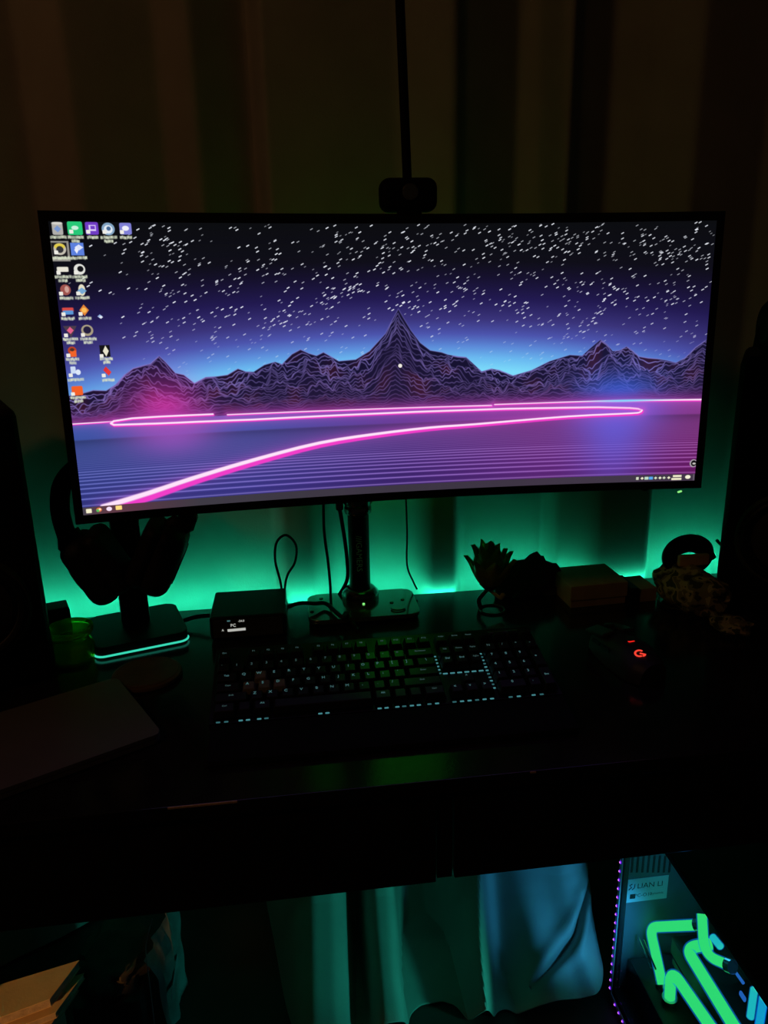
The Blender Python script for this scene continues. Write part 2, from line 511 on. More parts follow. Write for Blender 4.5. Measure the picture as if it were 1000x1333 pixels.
        z2 = np.maximum(z2, 0.006)
        G.append([bm.verts.new((X[i], yy[i], z2[i])) for i in range(nx)])
    for j in range(len(G) - 1):
        for i in range(nx - 1):
            bm.faces.new((G[j][i], G[j][i + 1], G[j + 1][i + 1], G[j + 1][i]))
    o = obj('curtain', bm, M['curtain'])
    so = o.modifiers.new('thickness', 'SOLIDIFY'); so.thickness = 0.0015; so.offset = 1
    tag(o, 'long beige curtain hanging in pleats behind the desk', 'curtain')


curtain()

# ================================================================== desk
DX0, DX1, DY0, DY1, DZ = -0.64, 0.94, 0.72, 1.235, 0.75
desk = thing('desk', 'black-brown desk with two plain drawers carrying the monitor', 'desk', (0.15, 0.98, 0))


def D(x, y, z):
    return (x - 0.15, y - 0.98, z)


obj('tabletop', B(D((DX0 + DX1) / 2, (DY0 + DY1) / 2, 0.741), (DX1 - DX0, DY1 - DY0, 0.018), 0.0015), M['desk'], desk)
for x in (DX0 + 0.012, DX1 - 0.012):
    obj('side_panel', B(D(x, 0.98, 0.366), (0.022, 0.48, 0.732), 0.0015), M['desk'], desk)
for xa, xb, zb in ((DX0 + 0.025, 0.1425, 0.608), (0.1635, DX1 - 0.025, 0.611)):
    dr = obj('drawer', B(D((xa + xb) / 2, 0.735, (zb + 0.728) / 2), (xb - xa, 0.018, 0.728 - zb), 0.0015), M['desk'], desk)
    bt = bmesh.new()
    box(bt, D((xa + xb) / 2, 0.90, 0.622), (xb - xa - 0.03, 0.31, 0.006)); box(bt, D(xa + 0.02, 0.90, 0.66), (0.012, 0.31, 0.09)); box(bt, D(xb - 0.02, 0.90, 0.66), (0.012, 0.31, 0.09))
    box(bt, D((xa + xb) / 2, 1.05, 0.66), (xb - xa - 0.03, 0.012, 0.09))
    obj('drawer_box', bt, M['desk'], dr, smooth=False)
obj('divider', B(D(0.153, 0.893, 0.671), (0.0185, 0.326, 0.122), 0.001), M['desk'], desk)
c0, c1 = on(218, 1051, DZ), on(309, 1044, DZ)
wv = bmesh.new(); box(wv, D((c0.x + c1.x) / 2, 0.7204, 0.7485), (c1.x - c0.x, 0.0016, 0.0026), 0.0005)
obj('worn_edge', wv, M['desk_edge'], desk)['label'] = 'pale chipped strip on the front edge'
c0, c1 = on(690, 1004, DZ), on(698, 1003, DZ)
wv = bmesh.new(); box(wv, D((c0.x + c1.x) / 2, 0.7204, 0.7485), (c1.x - c0.x, 0.0016, 0.0022), 0.0005)
obj('worn_edge', wv, M['desk_edge'], desk)['label'] = 'small pale chip on the front edge'

ls = obj('led_strip', B((0.16, 1.2365, 0.739), (1.52, 0.002, 0.010)), M['casemetal'], smooth=False)
lt_ = bmesh.new(); q4 = [lt_.verts.new((x_, 1.2380, z_)) for x_, z_ in ((-0.60, 0.7355), (-0.60, 0.7425), (0.92, 0.7425), (0.92, 0.7355))]
lt_.faces.new(q4); obj('diffuser', lt_, M['led'], ls, smooth=False)
tag(ls, 'teal LED strip glowing along the rear edge of the desk', 'led strip')

# ================================================================== monitor
# display picture, painted pixel by pixel with numpy (wallpaper, icons and task bar)
W, H = 1720, 744
SKY = [[0, 424], [12.8, 422.5], [31.1, 419.5], [57.1, 412.9], [87.9, 415.4], [111.3, 401.6], [135.8, 376.8], [157.7, 361.0], [182.4, 354.9], [200.8, 350.8], [223.8, 331.5], [237.7, 347.0], [259.9, 377.2], [280.6, 382.9], [305.8, 406.3], [335.3, 391.2], [363.6, 390.3], [391.3, 387.3], [419.2, 371.9], [439.3, 380.3], [459.2, 381.7], [488.3, 364.1], [516.8, 356.8], [534.7, 363.7], [562.3, 337.6], [585.2, 325.9], [607.2, 337.0], [627.4, 343.8], [646.2, 335.0], [686.7, 360.3], [732.7, 357.5], [770.9, 335.5], [815.8, 288.5], [833.1, 255.6], [851.5, 222.9], [866.7, 250.1], [885.3, 281.7], [910.5, 316.0], [938.1, 337.9], [970.3, 344.3], [987.5, 351.0], [1015.5, 357.1], [1039.3, 359.9], [1063.3, 382.2], [1083.2, 401.2], [1111.4, 394.4], [1133.3, 399.3], [1173.1, 415.8], [1225.3, 401.8], [1277.1, 376.9], [1333.4, 360.7], [1368.6, 363.7], [1393.7, 340.3], [1418.9, 319.1], [1434.7, 330.3], [1455.6, 352.6], [1475.2, 350.8], [1494.3, 340.3], [1512.6, 353.8], [1531.1, 369.5], [1557.7, 374.5], [1584.1, 377.2], [1610.7, 382.2], [1637.5, 389.3], [1662.7, 376.6], [1690.7, 346.4], [1720, 325.1]]
N2 = [[1550.1, 526.4], [1538.7, 521.6], [1514.0, 518.7], [1424.7, 514.1], [1157.7, 510.7], [894.3, 510.0], [451.8, 511.4], [214.6, 508.7], [97.5, 505.7], [90.5, 501.2], [98.5, 495.5], [143.1, 490.9], [216.1, 490.2], [346.7, 491.1]]
N5 = [[1550.1, 526.4], [1543.8, 531.9], [1515.0, 534.6], [1336.6, 538.8], [1069.8, 552.5], [937.7, 557.3], [780.9, 569.3], [626.5, 586.9], [457.8, 621.9], [288.6, 663.3], [164.5, 697.5], [50, 725.2]]


def paint():
    rng = np.random.default_rng(11)
    yy, xx = np.mgrid[0:H, 0:W].astype(np.float32)
    img = np.zeros((H, W, 3), np.float32)
    # sky
    ye = yy * (1 - 0.20 * ((xx - 830) / 830) ** 2)
    st = [(0, (12, 13, 16)), (97, (15, 14, 24)), (140, (22, 17, 46)), (195, (34, 26, 80)), (250, (58, 52, 122)), (290, (76, 84, 172)), (325, (92, 138, 216)), (355, (106, 184, 240)), (390, (124, 220, 251))]
    for c in range(3):
        img[..., c] = np.interp(ye, [s[0] for s in st], [s[1][c] for s in st])

    def seg_dist(x, y, a, b):
        ax, ay = a; bx, by = b; dx, dy = bx - ax, by - ay
        t = np.clip(((x - ax) * dx + (y - ay) * dy) / max(dx * dx + dy * dy, 1e-6), 0, 1)
        return np.hypot(x - ax - t * dx, y - ay - t * dy), t

    def dash(a, b, wd, col, al=1.0):
        X0 = int(max(0, min(a[0], b[0]) - wd - 2)); X1 = int(min(W, max(a[0], b[0]) + wd + 3))
        Y0 = int(max(0, min(a[1], b[1]) - wd - 2)); Y1 = int(min(H, max(a[1], b[1]) + wd + 3))
        if X1 <= X0 or Y1 <= Y0:
            return
        d, _ = seg_dist(xx[Y0:Y1, X0:X1], yy[Y0:Y1, X0:X1], a, b)
        k = (np.clip(wd / 2 + 0.5 - d, 0, 1) * al)[..., None]
        img[Y0:Y1, X0:X1] = img[Y0:Y1, X0:X1] * (1 - k) + np.array(col, np.float32) * k

    # stars: short slanted dashes, denser to the right
    n = 0
    clusters = [(rng.uniform(150, W), rng.uniform(10, 300)) for _ in range(70)]
    while n < 1250:
        if rng.random() < 0.42:
            c = clusters[rng.integers(len(clusters))]; x, y = c[0] + rng.normal(0, 34), c[1] + rng.normal(0, 24)
        else:
            x, y = rng.uniform(0, W), rng.uniform(0, 385)
        if not (0 < x < W and 3 < y < 390) or rng.random() > 0.58 + 0.42 * x / W:
            continue
        if x < 130 and y < 430 and rng.random() < 0.75:
            continue
        fade = 1.0 if y < 230 else max(0.18, 1 - (y - 230) / 190)
        br = rng.choice([0.55, 0.72, 0.9, 1.0], p=[0.22, 0.33, 0.28, 0.17]) * fade
        L = 1.8 if br < 0.7 * fade else 2.7
        dash((x - L, y + L * 0.55), (x + L, y - L * 0.55), 2.0 if br < 0.85 * fade else 2.6, (236, 240, 248), br)
        n += 1
    # mountains drawn back to front as stacked contour lines
    xs = np.arange(W, dtype=np.float32)
    sky = np.interp(xs, [p[0] for p in SKY], [p[1] for p in SKY])
    base = 497.0
    K = 23
    g = rng.normal(0, 1, (K + 8, 300))
    gx = np.linspace(0, 299, W)
    ridge = np.zeros((K + 8, W))
    for k in range(K + 8):
        ridge[k] = np.interp(gx, np.arange(300), g[k])
    for _ in range(2):
        ridge = (np.roll(ridge, 1, 0) + ridge * 2 + np.roll(ridge, -1, 0)) / 4
    low = np.array([np.convolve(r, np.hanning(91) / np.hanning(91).sum(), 'same') for r in ridge]) * 2.4
    fine = np.array([np.convolve(r, np.hanning(17) / np.hanning(17).sum(), 'same') for r in ridge])
    hgt = base - sky
    for k in range(K):
        f = (1 - k / K)
        sh = (k * 3.6) * np.sin(xs / 130.0)
        hk = np.interp(xs + sh, xs, hgt)
        env = (np.interp(xs, [0, W], [1, 1])) * min(1, k / 3)
        yk = base - hk * f ** 0.92 + env * (low[k] * 20 * f ** 0.5 + fine[k] * 15 * f ** 0.5)
        yk = np.minimum(np.maximum(yk, sky + k * 0.8), base + 3)
        m = np.clip(yy - yk[None, :] + 0.5, 0, 1)[..., None]
        t = k / K
        mar = np.clip(low[(k + 5) % K], 0, 1)[None, :, None]
        fill = np.array((20 + 16 * t, 17 + 8 * t, 46 + 12 * t), np.float32) + mar * np.array((26, 2, -6), np.float32)
        img[:] = img * (1 - m) + fill * m
        slope = np.gradient(yk)
        th = np.exp(-((yy - yk[None, :]) / (1.55 * np.sqrt(1 + slope ** 2)[None, :])) ** 2)
        lum = np.clip(0.62 + 0.35 * low[min(k + 3, K)], 0.28, 1.0) * (1.0 if k else 0.8)
        lc = np.array((134 - 14 * t, 122 - 34 * t, 200 - 44 * t), np.float32)
        a = (th * lum[None, :])[..., None] * (1 - 0.35 * t)
        img[:] = img * (1 - a) + lc * a

    # ground
    G = yy >= base
    tx = [0, 430, 860, 1250, 1720]
    topc = [(62, 92, 172), (78, 92, 178), (108, 66, 160), (136, 58, 150), (142, 66, 148)]
    botc = [(52, 56, 132), (60, 54, 136), (62, 38, 112), (92, 40, 122), (104, 26, 100)]
    ty = np.clip((yy - base) / (720 - base), 0, 1) ** 0.75
    for c in range(3):
        a = np.interp(xx, tx, [p[c] for p in topc]); b = np.interp(xx, tx, [p[c] for p in botc])
        img[..., c] = np.where(G, a * (1 - ty) + b * ty, img[..., c])
    for n in range(46):
        y = base + 1 / (0.004525 + 0.0004 * n)
        wd = max(0.8, 2.0 - n * 0.05); a = 0.85 if n < 9 else max(0.10, 0.62 - n * 0.014)
        lc = np.stack([np.interp(xs, [0, 860, 1720], q) for q in ((118, 160, 176), (126, 122, 98), (214, 214, 184))], -1)[None].astype(np.float32)
        k = (np.exp(-((yy - y) / wd) ** 2) * a)[..., None] * G[..., None]
        img[:] = img * (1 - k) + lc * k
        y2 = y + 0.45 * (base + 1 / (0.004525 + 0.0004 * max(n - 1, 0)) - y)
        k = (np.exp(-((yy - y2) / (wd * 2.2)) ** 2) * 0.25)[..., None] * G[..., None]
        img[:] = img * (1 - k) + img * 0.6 * k

    def add(cx, cy, rx, ry, col, p=2, mask=None):
        k = np.exp(-(np.abs((xx - cx) / rx) ** p) - (np.abs((yy - cy) / ry) ** p))[..., None]
        if mask is not None:
            k = k * mask[..., None]
        img[:] = img * (1 - 0.75 * k) + np.array(col, np.float32) * k

    add(226, 496, 92, 92, (196, 44, 142), 2, ~G); add(240, 497, 110, 60, (150, 60, 130), 2, G); add(240, 540, 100, 60, (110, 62, 140), 2, G)
    add(1479, 497, 120, 80, (52, 92, 205), 2, ~G); add(1475, 500, 130, 70, (96, 84, 190), 2, G); add(1475, 560, 110, 190, (72, 70, 165), 2, G)
    # violet haze along the horizon
    k = (np.exp(-((yy - 490) / 22) ** 2) * 0.45)[..., None] * (~G)[..., None]
    img[:] = img * (1 - k) + np.array((104, 40, 118), np.float32) * k

    def neon(pts, w0, w1, off=0.0, glow_w=9.0):
        P = pts; L = len(P) - 1
        core = np.full((H, W), 99.0, np.float32); mag = np.full((H, W), 99.0, np.float32); gl = np.full((H, W), 999.0, np.float32)
        for i in range(L):
            for (buf, dy) in ((core, 0.0), (mag, 1.0)):
                wd0 = w0 + (w1 - w0) * (i / L) ** 2; wd1 = w0 + (w1 - w0) * ((i + 1) / L) ** 2
                pad = 60
                X0 = int(max(0, min(P[i][0], P[i + 1][0]) - pad)); X1 = int(min(W, max(P[i][0], P[i + 1][0]) + pad))
                Y0 = int(max(0, min(P[i][1], P[i + 1][1]) - pad)); Y1 = int(min(H, max(P[i][1], P[i + 1][1]) + pad))
                if X1 <= X0 or Y1 <= Y0:
                    continue
                o0 = dy * wd0 * off; o1 = dy * wd1 * off
                d, t = seg_dist(xx[Y0:Y1, X0:X1], yy[Y0:Y1, X0:X1], (P[i][0] + o0 * 0.5, P[i][1] + o0), (P[i + 1][0] + o1 * 0.5, P[i + 1][1] + o1))
                wd = wd0 + (wd1 - wd0) * t
                buf[Y0:Y1, X0:X1] = np.minimum(buf[Y0:Y1, X0:X1], d / (wd / 2))
                if dy == 0:
                    gl[Y0:Y1, X0:X1] = np.minimum(gl[Y0:Y1, X0:X1], d)
        k = (0.55 * np.exp(-gl / glow_w))[..., None]
        img[:] = img * (1 - k) + np.array((226, 84, 206), np.float32) * k
        k = np.clip((1.25 - mag) * 2, 0, 1)[..., None]
        img[:] = img * (1 - k) + np.array((240, 62, 200), np.float32) * k
        k = np.clip((1.05 - core) * 2.0, 0, 1)[..., None]
        img[:] = img * (1 - k) + np.array((255, 226, 250), np.float32) * k

    neon([(-4, 497.2), (98.4, 496.4)], 3.4, 3.4, 0.6)
    neon([(384, 494.5), (680, 496.5), (937, 498.0), (1113, 499.5)], 4, 5, 0.5)
    neon([(1122, 497), (1414, 496), (1535, 497), (1724, 498.3)], 4, 6, 0.5)
    neon(N2, 6.5, 5.5, 0.45)
    P5 = [(p.x, p.y) for p in smooth_pts([(x_, y_, 0) for x_, y_ in N5], 3)]
    neon(P5, 5.5, 19, 0.75, 13)
    k = (np.exp(-((yy - 497) / 4) ** 2) * np.exp(-((xx - 1500) / 90) ** 2))[..., None]
    img[:] = img * (1 - k) + np.array((130, 215, 255), np.float32) * k

    # task bar
    tb = yy > 722
    for c in range(3):
        img[..., c] = np.where(tb, np.interp(xx, [0, 60, 130, 300, 860, 1720], [(70, 88, 92, 64, 60, 66)[i] * (1, 0.86, 1.14)[c] if False else ((72, 66, 78), (96, 58, 70), (88, 56, 70), (62, 58, 68), (60, 53, 66), (66, 54, 72))[i][c] for i in range(6)]), img[..., c])

    def blob(cx, cy, rx, ry, col, shape='e', al=1.0, soft=1.0):
        X0, X1 = int(max(0, cx - rx - 3)), int(min(W, cx + rx + 4)); Y0, Y1 = int(max(0, cy - ry - 3)), int(min(H, cy + ry + 4))
        x, y = (xx[Y0:Y1, X0:X1] - cx) / rx, (yy[Y0:Y1, X0:X1] - cy) / ry
        if shape == 'e':
            d = np.hypot(x, y)
        elif shape == 'r':
            d = (np.abs(x) ** 8 + np.abs(y) ** 8) ** (1 / 8)
        elif shape == 's':
            d = np.maximum(np.abs(x), np.abs(y))
        elif shape == 't':
            d = np.maximum(np.abs(x) * 1.6 + y * 0.8, -y)
        else:
            d = np.abs(x) + np.abs(y)
        k = (np.clip((1 - d) * min(rx, ry) / soft + 0.5, 0, 1) * al)[..., None]
        img[Y0:Y1, X0:X1] = img[Y0:Y1, X0:X1] * (1 - k) + np.array(col, np.float32) * k

    lab = (214, 222, 196)

    def label(cx, cy, wd, rows=1):
        for r in range(rows):
            ww = wd * (1 if r == 0 else 0.55)
            x = cx - ww
            while x < cx + ww:
                g_ = rng.uniform(1.4, 2.6)
                blob(x, cy + r * 9 + rng.uniform(-1, 1), g_, 3.4, lab, 's', rng.uniform(0.65, 1.0), 1.6); x += g_ * 1.75

    def arrow(cx, cy):
        blob(cx - 9, cy + 8, 4.6, 4.6, (238, 236, 228), 'r')

    c1, c2, c3 = 18, 57, 95
    # row 1: bin, green chat square, purple speech square, round blue badge, periwinkle square
    blob(c1, 16, 12, 15, (176, 174, 170), 'r'); blob(c1, 17, 8, 8, (120, 150, 205), 'd'); blob(c1, 4, 12, 3, (215, 212, 205)); label(c1, 36, 17)
    blob(c2, 15, 17, 16, (40, 200, 120), 'r'); blob(c2, 14, 8, 5, (200, 240, 220)); arrow(c2, 15); label(c2, 36, 17, 2)
    blob(c3, 15, 15, 15, (112, 60, 196), 'r'); blob(c3 + 1, 14, 8, 7, (225, 210, 250), 's'); blob(c3 + 2, 13, 5, 4, (112, 60, 196), 's'); arrow(c3, 15); label(c3, 36, 11)
    blob(132, 16, 15, 15, (132, 165, 196)); blob(132, 17, 10, 10, (228, 236, 244)); blob(133, 15, 5, 5, (70, 105, 150)); arrow(132, 15); label(132, 36, 18, 2)
    blob(172, 15, 14, 14, (128, 128, 214), 'r'); blob(172, 14, 8, 6, (240, 240, 252)); arrow(172, 15); label(172, 36, 13)
    # row 2: framed grey and yellow badge, blue square with white ribbon, selection bars
    blob(c1 - 1, 69, 22, 24, (170, 166, 158), 's', 0.85); blob(c1 - 1, 66, 17, 17, (32, 30, 34), 's'); blob(c1, 64, 14, 14, (196, 190, 176)); blob(c1, 58, 12, 7, (222, 200, 74)); blob(c1, 65, 8, 8, (52, 52, 56)); arrow(c1, 64); label(c1, 85, 18)
    blob(c2, 64, 15, 15, (92, 128, 222), 's'); blob(c2 + 4, 60, 10, 7, (220, 226, 250), 'd'); blob(c2 - 2, 66, 5, 9, (236, 238, 252), 'd'); label(c2, 85, 18)
    # row 3
    blob(c1 + 1, 112, 13, 6, (232, 228, 214), 'r'); arrow(c1, 112); label(c1, 130, 18, 2)
    blob(c2, 112, 13, 13, (226, 226, 220)); blob(c2 + 2, 111, 7, 7, (20, 20, 24)); arrow(c2, 112); label(c2, 130, 17, 2)
    # row 4
    blob(c1 + 2, 161, 12, 13, (158, 84, 78)); blob(c1 + 5, 160, 5, 8, (206, 160, 150)); arrow(c1, 162); label(c1 + 2, 181, 14)
    blob(c2, 162, 8, 14, (228, 222, 196)); blob(c2, 164, 11, 8, (120, 170, 214), 'd'); arrow(c2, 162); label(c2, 181, 15)
    # row 5
    blob(c1 + 2, 209, 13, 5, (214, 74, 68), 'r'); blob(c1 + 2, 216, 12, 5, (92, 150, 214), 'r'); arrow(c1, 212); label(c1 + 2, 231, 15)
    blob(c2, 211, 11, 14, (226, 132, 54), 'd'); blob(c2, 211, 6, 6, (252, 190, 90)); arrow(c2, 212); label(c2, 231, 13)
    blob(92, 227, 6, 5, (150, 180, 224), 'd'); blob(94, 229, 5, 4, (225, 232, 245), 'd')
    # row 6
    blob(c1 + 2, 262, 14, 13, (74, 60, 74), 't'); blob(c1 + 2, 260, 8, 9, (226, 96, 138), 'd'); arrow(c1, 264); label(c1 + 2, 282, 17, 2)
    blob(c2 + 2, 261, 14, 14, (168, 156, 130)); blob(c2 + 2, 260, 9, 9, (36, 30, 62)); arrow(c2, 264); label(c2 + 3, 282, 18, 2)
    # row 7: plain orange and red badge, black and white peak
    blob(c1 + 1, 310, 10, 10, (184, 66, 38)); blob(c1 + 3, 318, 7, 8, (240, 100, 40), 'r'); blob(c1 + 1, 308, 5, 4, (80, 50, 40)); arrow(c1, 314); label(c1 + 1, 332, 15, 2)
    blob(c3, 314, 12, 15, (22, 20, 24), 's'); blob(c3 + 2, 314, 7, 14, (232, 228, 205), 'd'); arrow(c3, 318); label(c3 + 3, 334, 15, 2)
    # row 8
    blob(c1 - 2, 359, 6, 9, (205, 220, 245), 'r'); blob(c1 + 9, 365, 6, 7, (222, 232, 250)); arrow(c1, 364); label(c1 + 2, 384, 17)
    blob(c3 - 2, 362, 7, 9, (222, 48, 52), 'd'); blob(c3 + 3, 368, 7, 9, (230, 58, 56), 'd'); arrow(c3, 368); label(c3 + 2, 388, 14)
    # row 9
    blob(c1 + 2, 412, 13, 12, (244, 96, 40), 'r'); arrow(c1, 412); label(c1 + 3, 430, 17, 2)
    # pointer dot and edge handle
    blob(854.7, 378.2, 5.5, 5.5, (240, 236, 225)); blob(1712, 690, 11, 12, (170, 160, 170)); blob(1713, 690, 8, 9, (18, 14, 20)); blob(1714, 691, 5, 3, (200, 196, 190))
    # task bar icons, tray and clock
    blob(14, 733, 7, 6, (246, 240, 205), 'r'); blob(39, 732, 7, 6, (232, 120, 70)); blob(36, 734, 4, 4, (90, 190, 90)); blob(41, 731, 3, 3, (255, 235, 190)); blob(64, 732, 7, 6, (248, 226, 250)); blob(88, 731, 8, 6, (255, 222, 130), 'r')
    for x, s, col in ((1550, 4, lab), (1564, 5, (240, 236, 205)), (1577, 6, (190, 220, 200)), (1590, 6, (90, 170, 240)), (1604, 5, lab), (1617, 5, (240, 238, 210)), (1629, 5, lab), (1643, 5, (240, 236, 205))):
        blob(x, 733, s, 4.4, col, 'd' if s == 5 else 'r')
    for y, x0_, x1_ in ((728.5, 1657, 1680), (737.5, 1653, 1682)):
        x = x0_
        while x < x1_:
            blob(x, y, 2.3, 3.2, (246, 240, 205), 's', 1.0, 1.5); x += 4.2
    blob(1699, 732, 8, 6, (246, 243, 215)); blob(1716, 733, 1.2, 9, (120, 112, 122), 's')
    im = bpy.data.images.new('display_picture', W, H)
    px = np.ones((H, W, 4), np.float32); px[..., :3] = np.clip(img[::-1] / 255.0, 0, 1)
    im.pixels.foreach_set(px.ravel()); im.update(); im.pack()
    return im


MXC, MZC, MW, MH, MTILT, MS, MROLL, MYAW, MY = 0.1526, 1.1734, 0.8232, 0.3586, 0.0389, 0.0319, 0.0089, 0.0373, 0.967
MR = ((MW / 2) ** 2 + MS * MS) / (2 * MS); MPHI = math.asin(MW / 2 / MR)
mon = thing('monitor', 'wide curved black monitor showing a neon mountain wallpaper', 'monitor', (MXC, MY, MZC))
mon.rotation_mode = 'XYZ'
mon.matrix_world = Matrix.Translation((MXC, MY, MZC)) @ Matrix.Rotation(MYAW, 4, 'Z') @ Matrix.Rotation(-MTILT, 4, 'X') @ Matrix.Rotation(MROLL, 4, 'Y')


def mpt(a, b, off=0.0):
    """a across (-1..1), b up (0..1), off towards the viewer; in the monitor's own frame"""
    r = MR + off * -1
    return Vector((r * math.sin(a * MPHI), r * math.cos(a * MPHI) - MR * math.cos(MPHI), (b - 0.5) * MH))


def curved(a0, a1, b0, b1, front, back, n=40):
    bm = bmesh.new(); rows = []
    for i in range(n + 1):
        a = a0 + (a1 - a0) * i / n
        rows.append([bm.verts.new(mpt(a, b, f)) for b, f in ((b0, front), (b1, front), (b1, back), (b0, back))])
    for i in range(n):
        for k in range(4):
            bm.faces.new((rows[i][k], rows[i][(k + 1) % 4], rows[i + 1][(k + 1) % 4], rows[i + 1][k]))
    bm.faces.new(rows[0]); bm.faces.new(rows[-1][::-1])
    return bm


obj('housing', curved(-1, 1, 0, 1, -0.0012, -0.022), M['blackm'], mon)
SA, SB0, SB1 = 0.976, 0.030, 0.969
for nm, a in (('bezel_side', (-1, -SA, 0, 1)), ('bezel_side', (SA, 1, 0, 1)), ('bezel_top', (-SA, SA, SB1, 1)), ('bezel_bottom', (-SA, SA, 0, SB0))):
    obj(nm, curved(*a, 0.0, -0.0012, 32 if 'side' not in nm else 2), M['black'], mon)
# screen surface with its own UVs
bm = bmesh.new(); uvl = bm.loops.layers.uv.new('UVMap'); n = 64; rows = []
for i in range(n + 1):
    a = -SA + 2 * SA * i / n
    rows.append([bm.verts.new(mpt(a, b, -0.0006)) for b in (SB0, SB1)])
for i in range(n):
    f = bm.faces.new((rows[i][0], rows[i + 1][0], rows[i + 1][1], rows[i][1]))
    for lp, uv in zip(f.loops, ((i / n, 0), ((i + 1) / n, 0), ((i + 1) / n, 1), (i / n, 1))):
        lp[uvl].uv = uv
sm = bpy.data.materials.new('lit_display'); sm.use_nodes = True; nt = sm.node_tree; nt.nodes.clear()
o_ = nt.nodes.new('ShaderNodeOutputMaterial'); e_ = nt.nodes.new('ShaderNodeEmission'); i_ = nt.nodes.new('ShaderNodeTexImage'); uvn = nt.nodes.new('ShaderNodeUVMap')
i_.image = paint(); i_.extension = 'EXTEND'
nt.links.new(uvn.outputs[0], i_.inputs[0]); nt.links.new(i_.outputs[0], e_.inputs[0]); nt.links.new(e_.outputs[0], o_.inputs[0])
me = bpy.data.meshes.new('screen'); bm.to_mesh(me); bm.free()
link('screen', me, sm, mon)['label'] = 'lit wallpaper of starry sky over contour-line mountains with a neon road'
# rear bulge, light ring and stand socket
yb = MS + 0.022
obj('rear_shell', B((0, yb + 0.012, 0.0), (0.46, 0.045, 0.24), 0.02, 3), M['blackm'], mon)
rg = TB([(0.085 * math.cos(t * PI / 24), yb + 0.040, 0.085 * math.sin(t * PI / 24)) for t in range(48)], 0.006, 8, closed=True)
obj('light_ring', rg, M['ring'], mon)['label'] = 'green glowing ring on the back'
lp_ = mon.matrix_world.inverted() @ at(885, 640, 0.985)
obj('power_light', B(lp_, (0.006, 0.003, 0.0022), 0.0006, rot=(0, -0.25, 0)), M['green'], mon)
obj('joystick_button', B(mpt(0.82, -0.004, -0.012), (0.008, 0.008, 0.006), 0.0015), M['blackm'], mon)

# ------------------------------------------------------------------ monitor stand
PX, PY = 0.1075, 1.205
ms = thing('monitor_stand', 'black pole on a glossy square base plate holding the monitor', 'monitor stand', (PX, PY, DZ))
pc = [on(398, 811, 0.764), on(547, 797, 0.764), on(536, 766, 0.764), on(404, 774, 0.764)]
cx = sum(p.x for p in pc) / 4 - PX; cy = sum(p.y for p in pc) / 4 - PY
pw = ((pc[1].x - pc[0].x) + (pc[2].x - pc[3].x)) / 2; pd = ((pc[3].y - pc[0].y) + (pc[2].y - pc[1].y)) / 2
pd = min(pd, 2 * (1.232 - PY - cy))
obj('base_plate', slab(rrect(pw, pd, 0.016, 6, cx, cy), 0.0075, 0.0145, 0.002), M['gloss'], ms)
obj('foot_pad', slab(rrect(pw - 0.03, pd - 0.03, 0.01, 4, cx, cy), 0.0, 0.0075), M['rubber'], ms)
obj('collar', LT([(0.0, 0.0145), (0.030, 0.0145), (0.031, 0.018), (0.030, 0.026), (0.0245, 0.032), (0.020, 0.034), (0.0, 0.034)], 36), M['steel'], ms)['label'] = 'dark chrome collar'
obj('pole', LT([(0.0, 0.030), (0.0172, 0.030), (0.0172, 0.42), (0.015, 0.424), (0.0, 0.424)], 36), M['black'], ms)
obj('clamp', LT([(0.0174, 0.163), (0.021, 0.163), (0.022, 0.166), (0.022, 0.172), (0.0205, 0.176), (0.0235, 0.18), (0.0235, 0.215), (0.0174, 0.215)], 32, closed=True), M['steel'], ms)['label'] = 'chrome clamp ring'
obj('clamp_lever', B((-0.030, -0.004, 0.185), (0.012, 0.014, 0.03), 0.003), M['steel'], ms)
dx_, dy_, dz_ = MXC - PX, MY + 0.055 - PY, MZC - DZ
obj('arm', TB(round_corners([(0, 0, 0.40), (0, -0.03, 0.415), (dx_, dy_ + 0.07, dz_), (dx_ - 0.002, dy_ + 0.050, dz_)], 0.02), 0.014, 12), M['steel'], ms)
obj('mount_plate', B((dx_ - 0.002, dy_ + 0.0405, dz_), (0.09, 0.006, 0.09), 0.002, rot=(-MTILT, 0, MYAW)), M['blackm'], ms)
text('lettering', '///GAMERS', 0.0135, M['printgrey'], ms, (-0.002, -0.0176, 0.098), (PI / 2, PI / 2, 0), 0.0003)
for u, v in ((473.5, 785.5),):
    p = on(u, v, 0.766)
    obj('painted_glint', LT([(0.0, 0.0144), (0.0022, 0.0144), (0.0018, 0.0165), (0.0, 0.017)], 12, (p.x - PX, p.y - PY, 0)), M['green'], ms)  # reflected green glint on the plate, put in as an emissive dot
for u, v in ((406, 796), (418, 779), (510, 784), (524, 780)):
    p = on(u, v, 0.765)
    obj('screw', LT([(0.0, 0.0144), (0.0032, 0.0144), (0.0032, 0.0158), (0.002, 0.0166), (0.0, 0.0166)], 14, (p.x - PX, p.y - PY, 0)), M['steel'], ms)
p = on(519, 793, 0.766)
obj('hook', TB([(p.x - PX + 0.011 * math.cos(a), p.y - PY + 0.008 * math.sin(a) + 0.004, 0.0165) for a in [PI * 0.98 + PI * 1.0 * k / 12 for k in range(13)]], 0.0016, 8), M['steel'], ms)

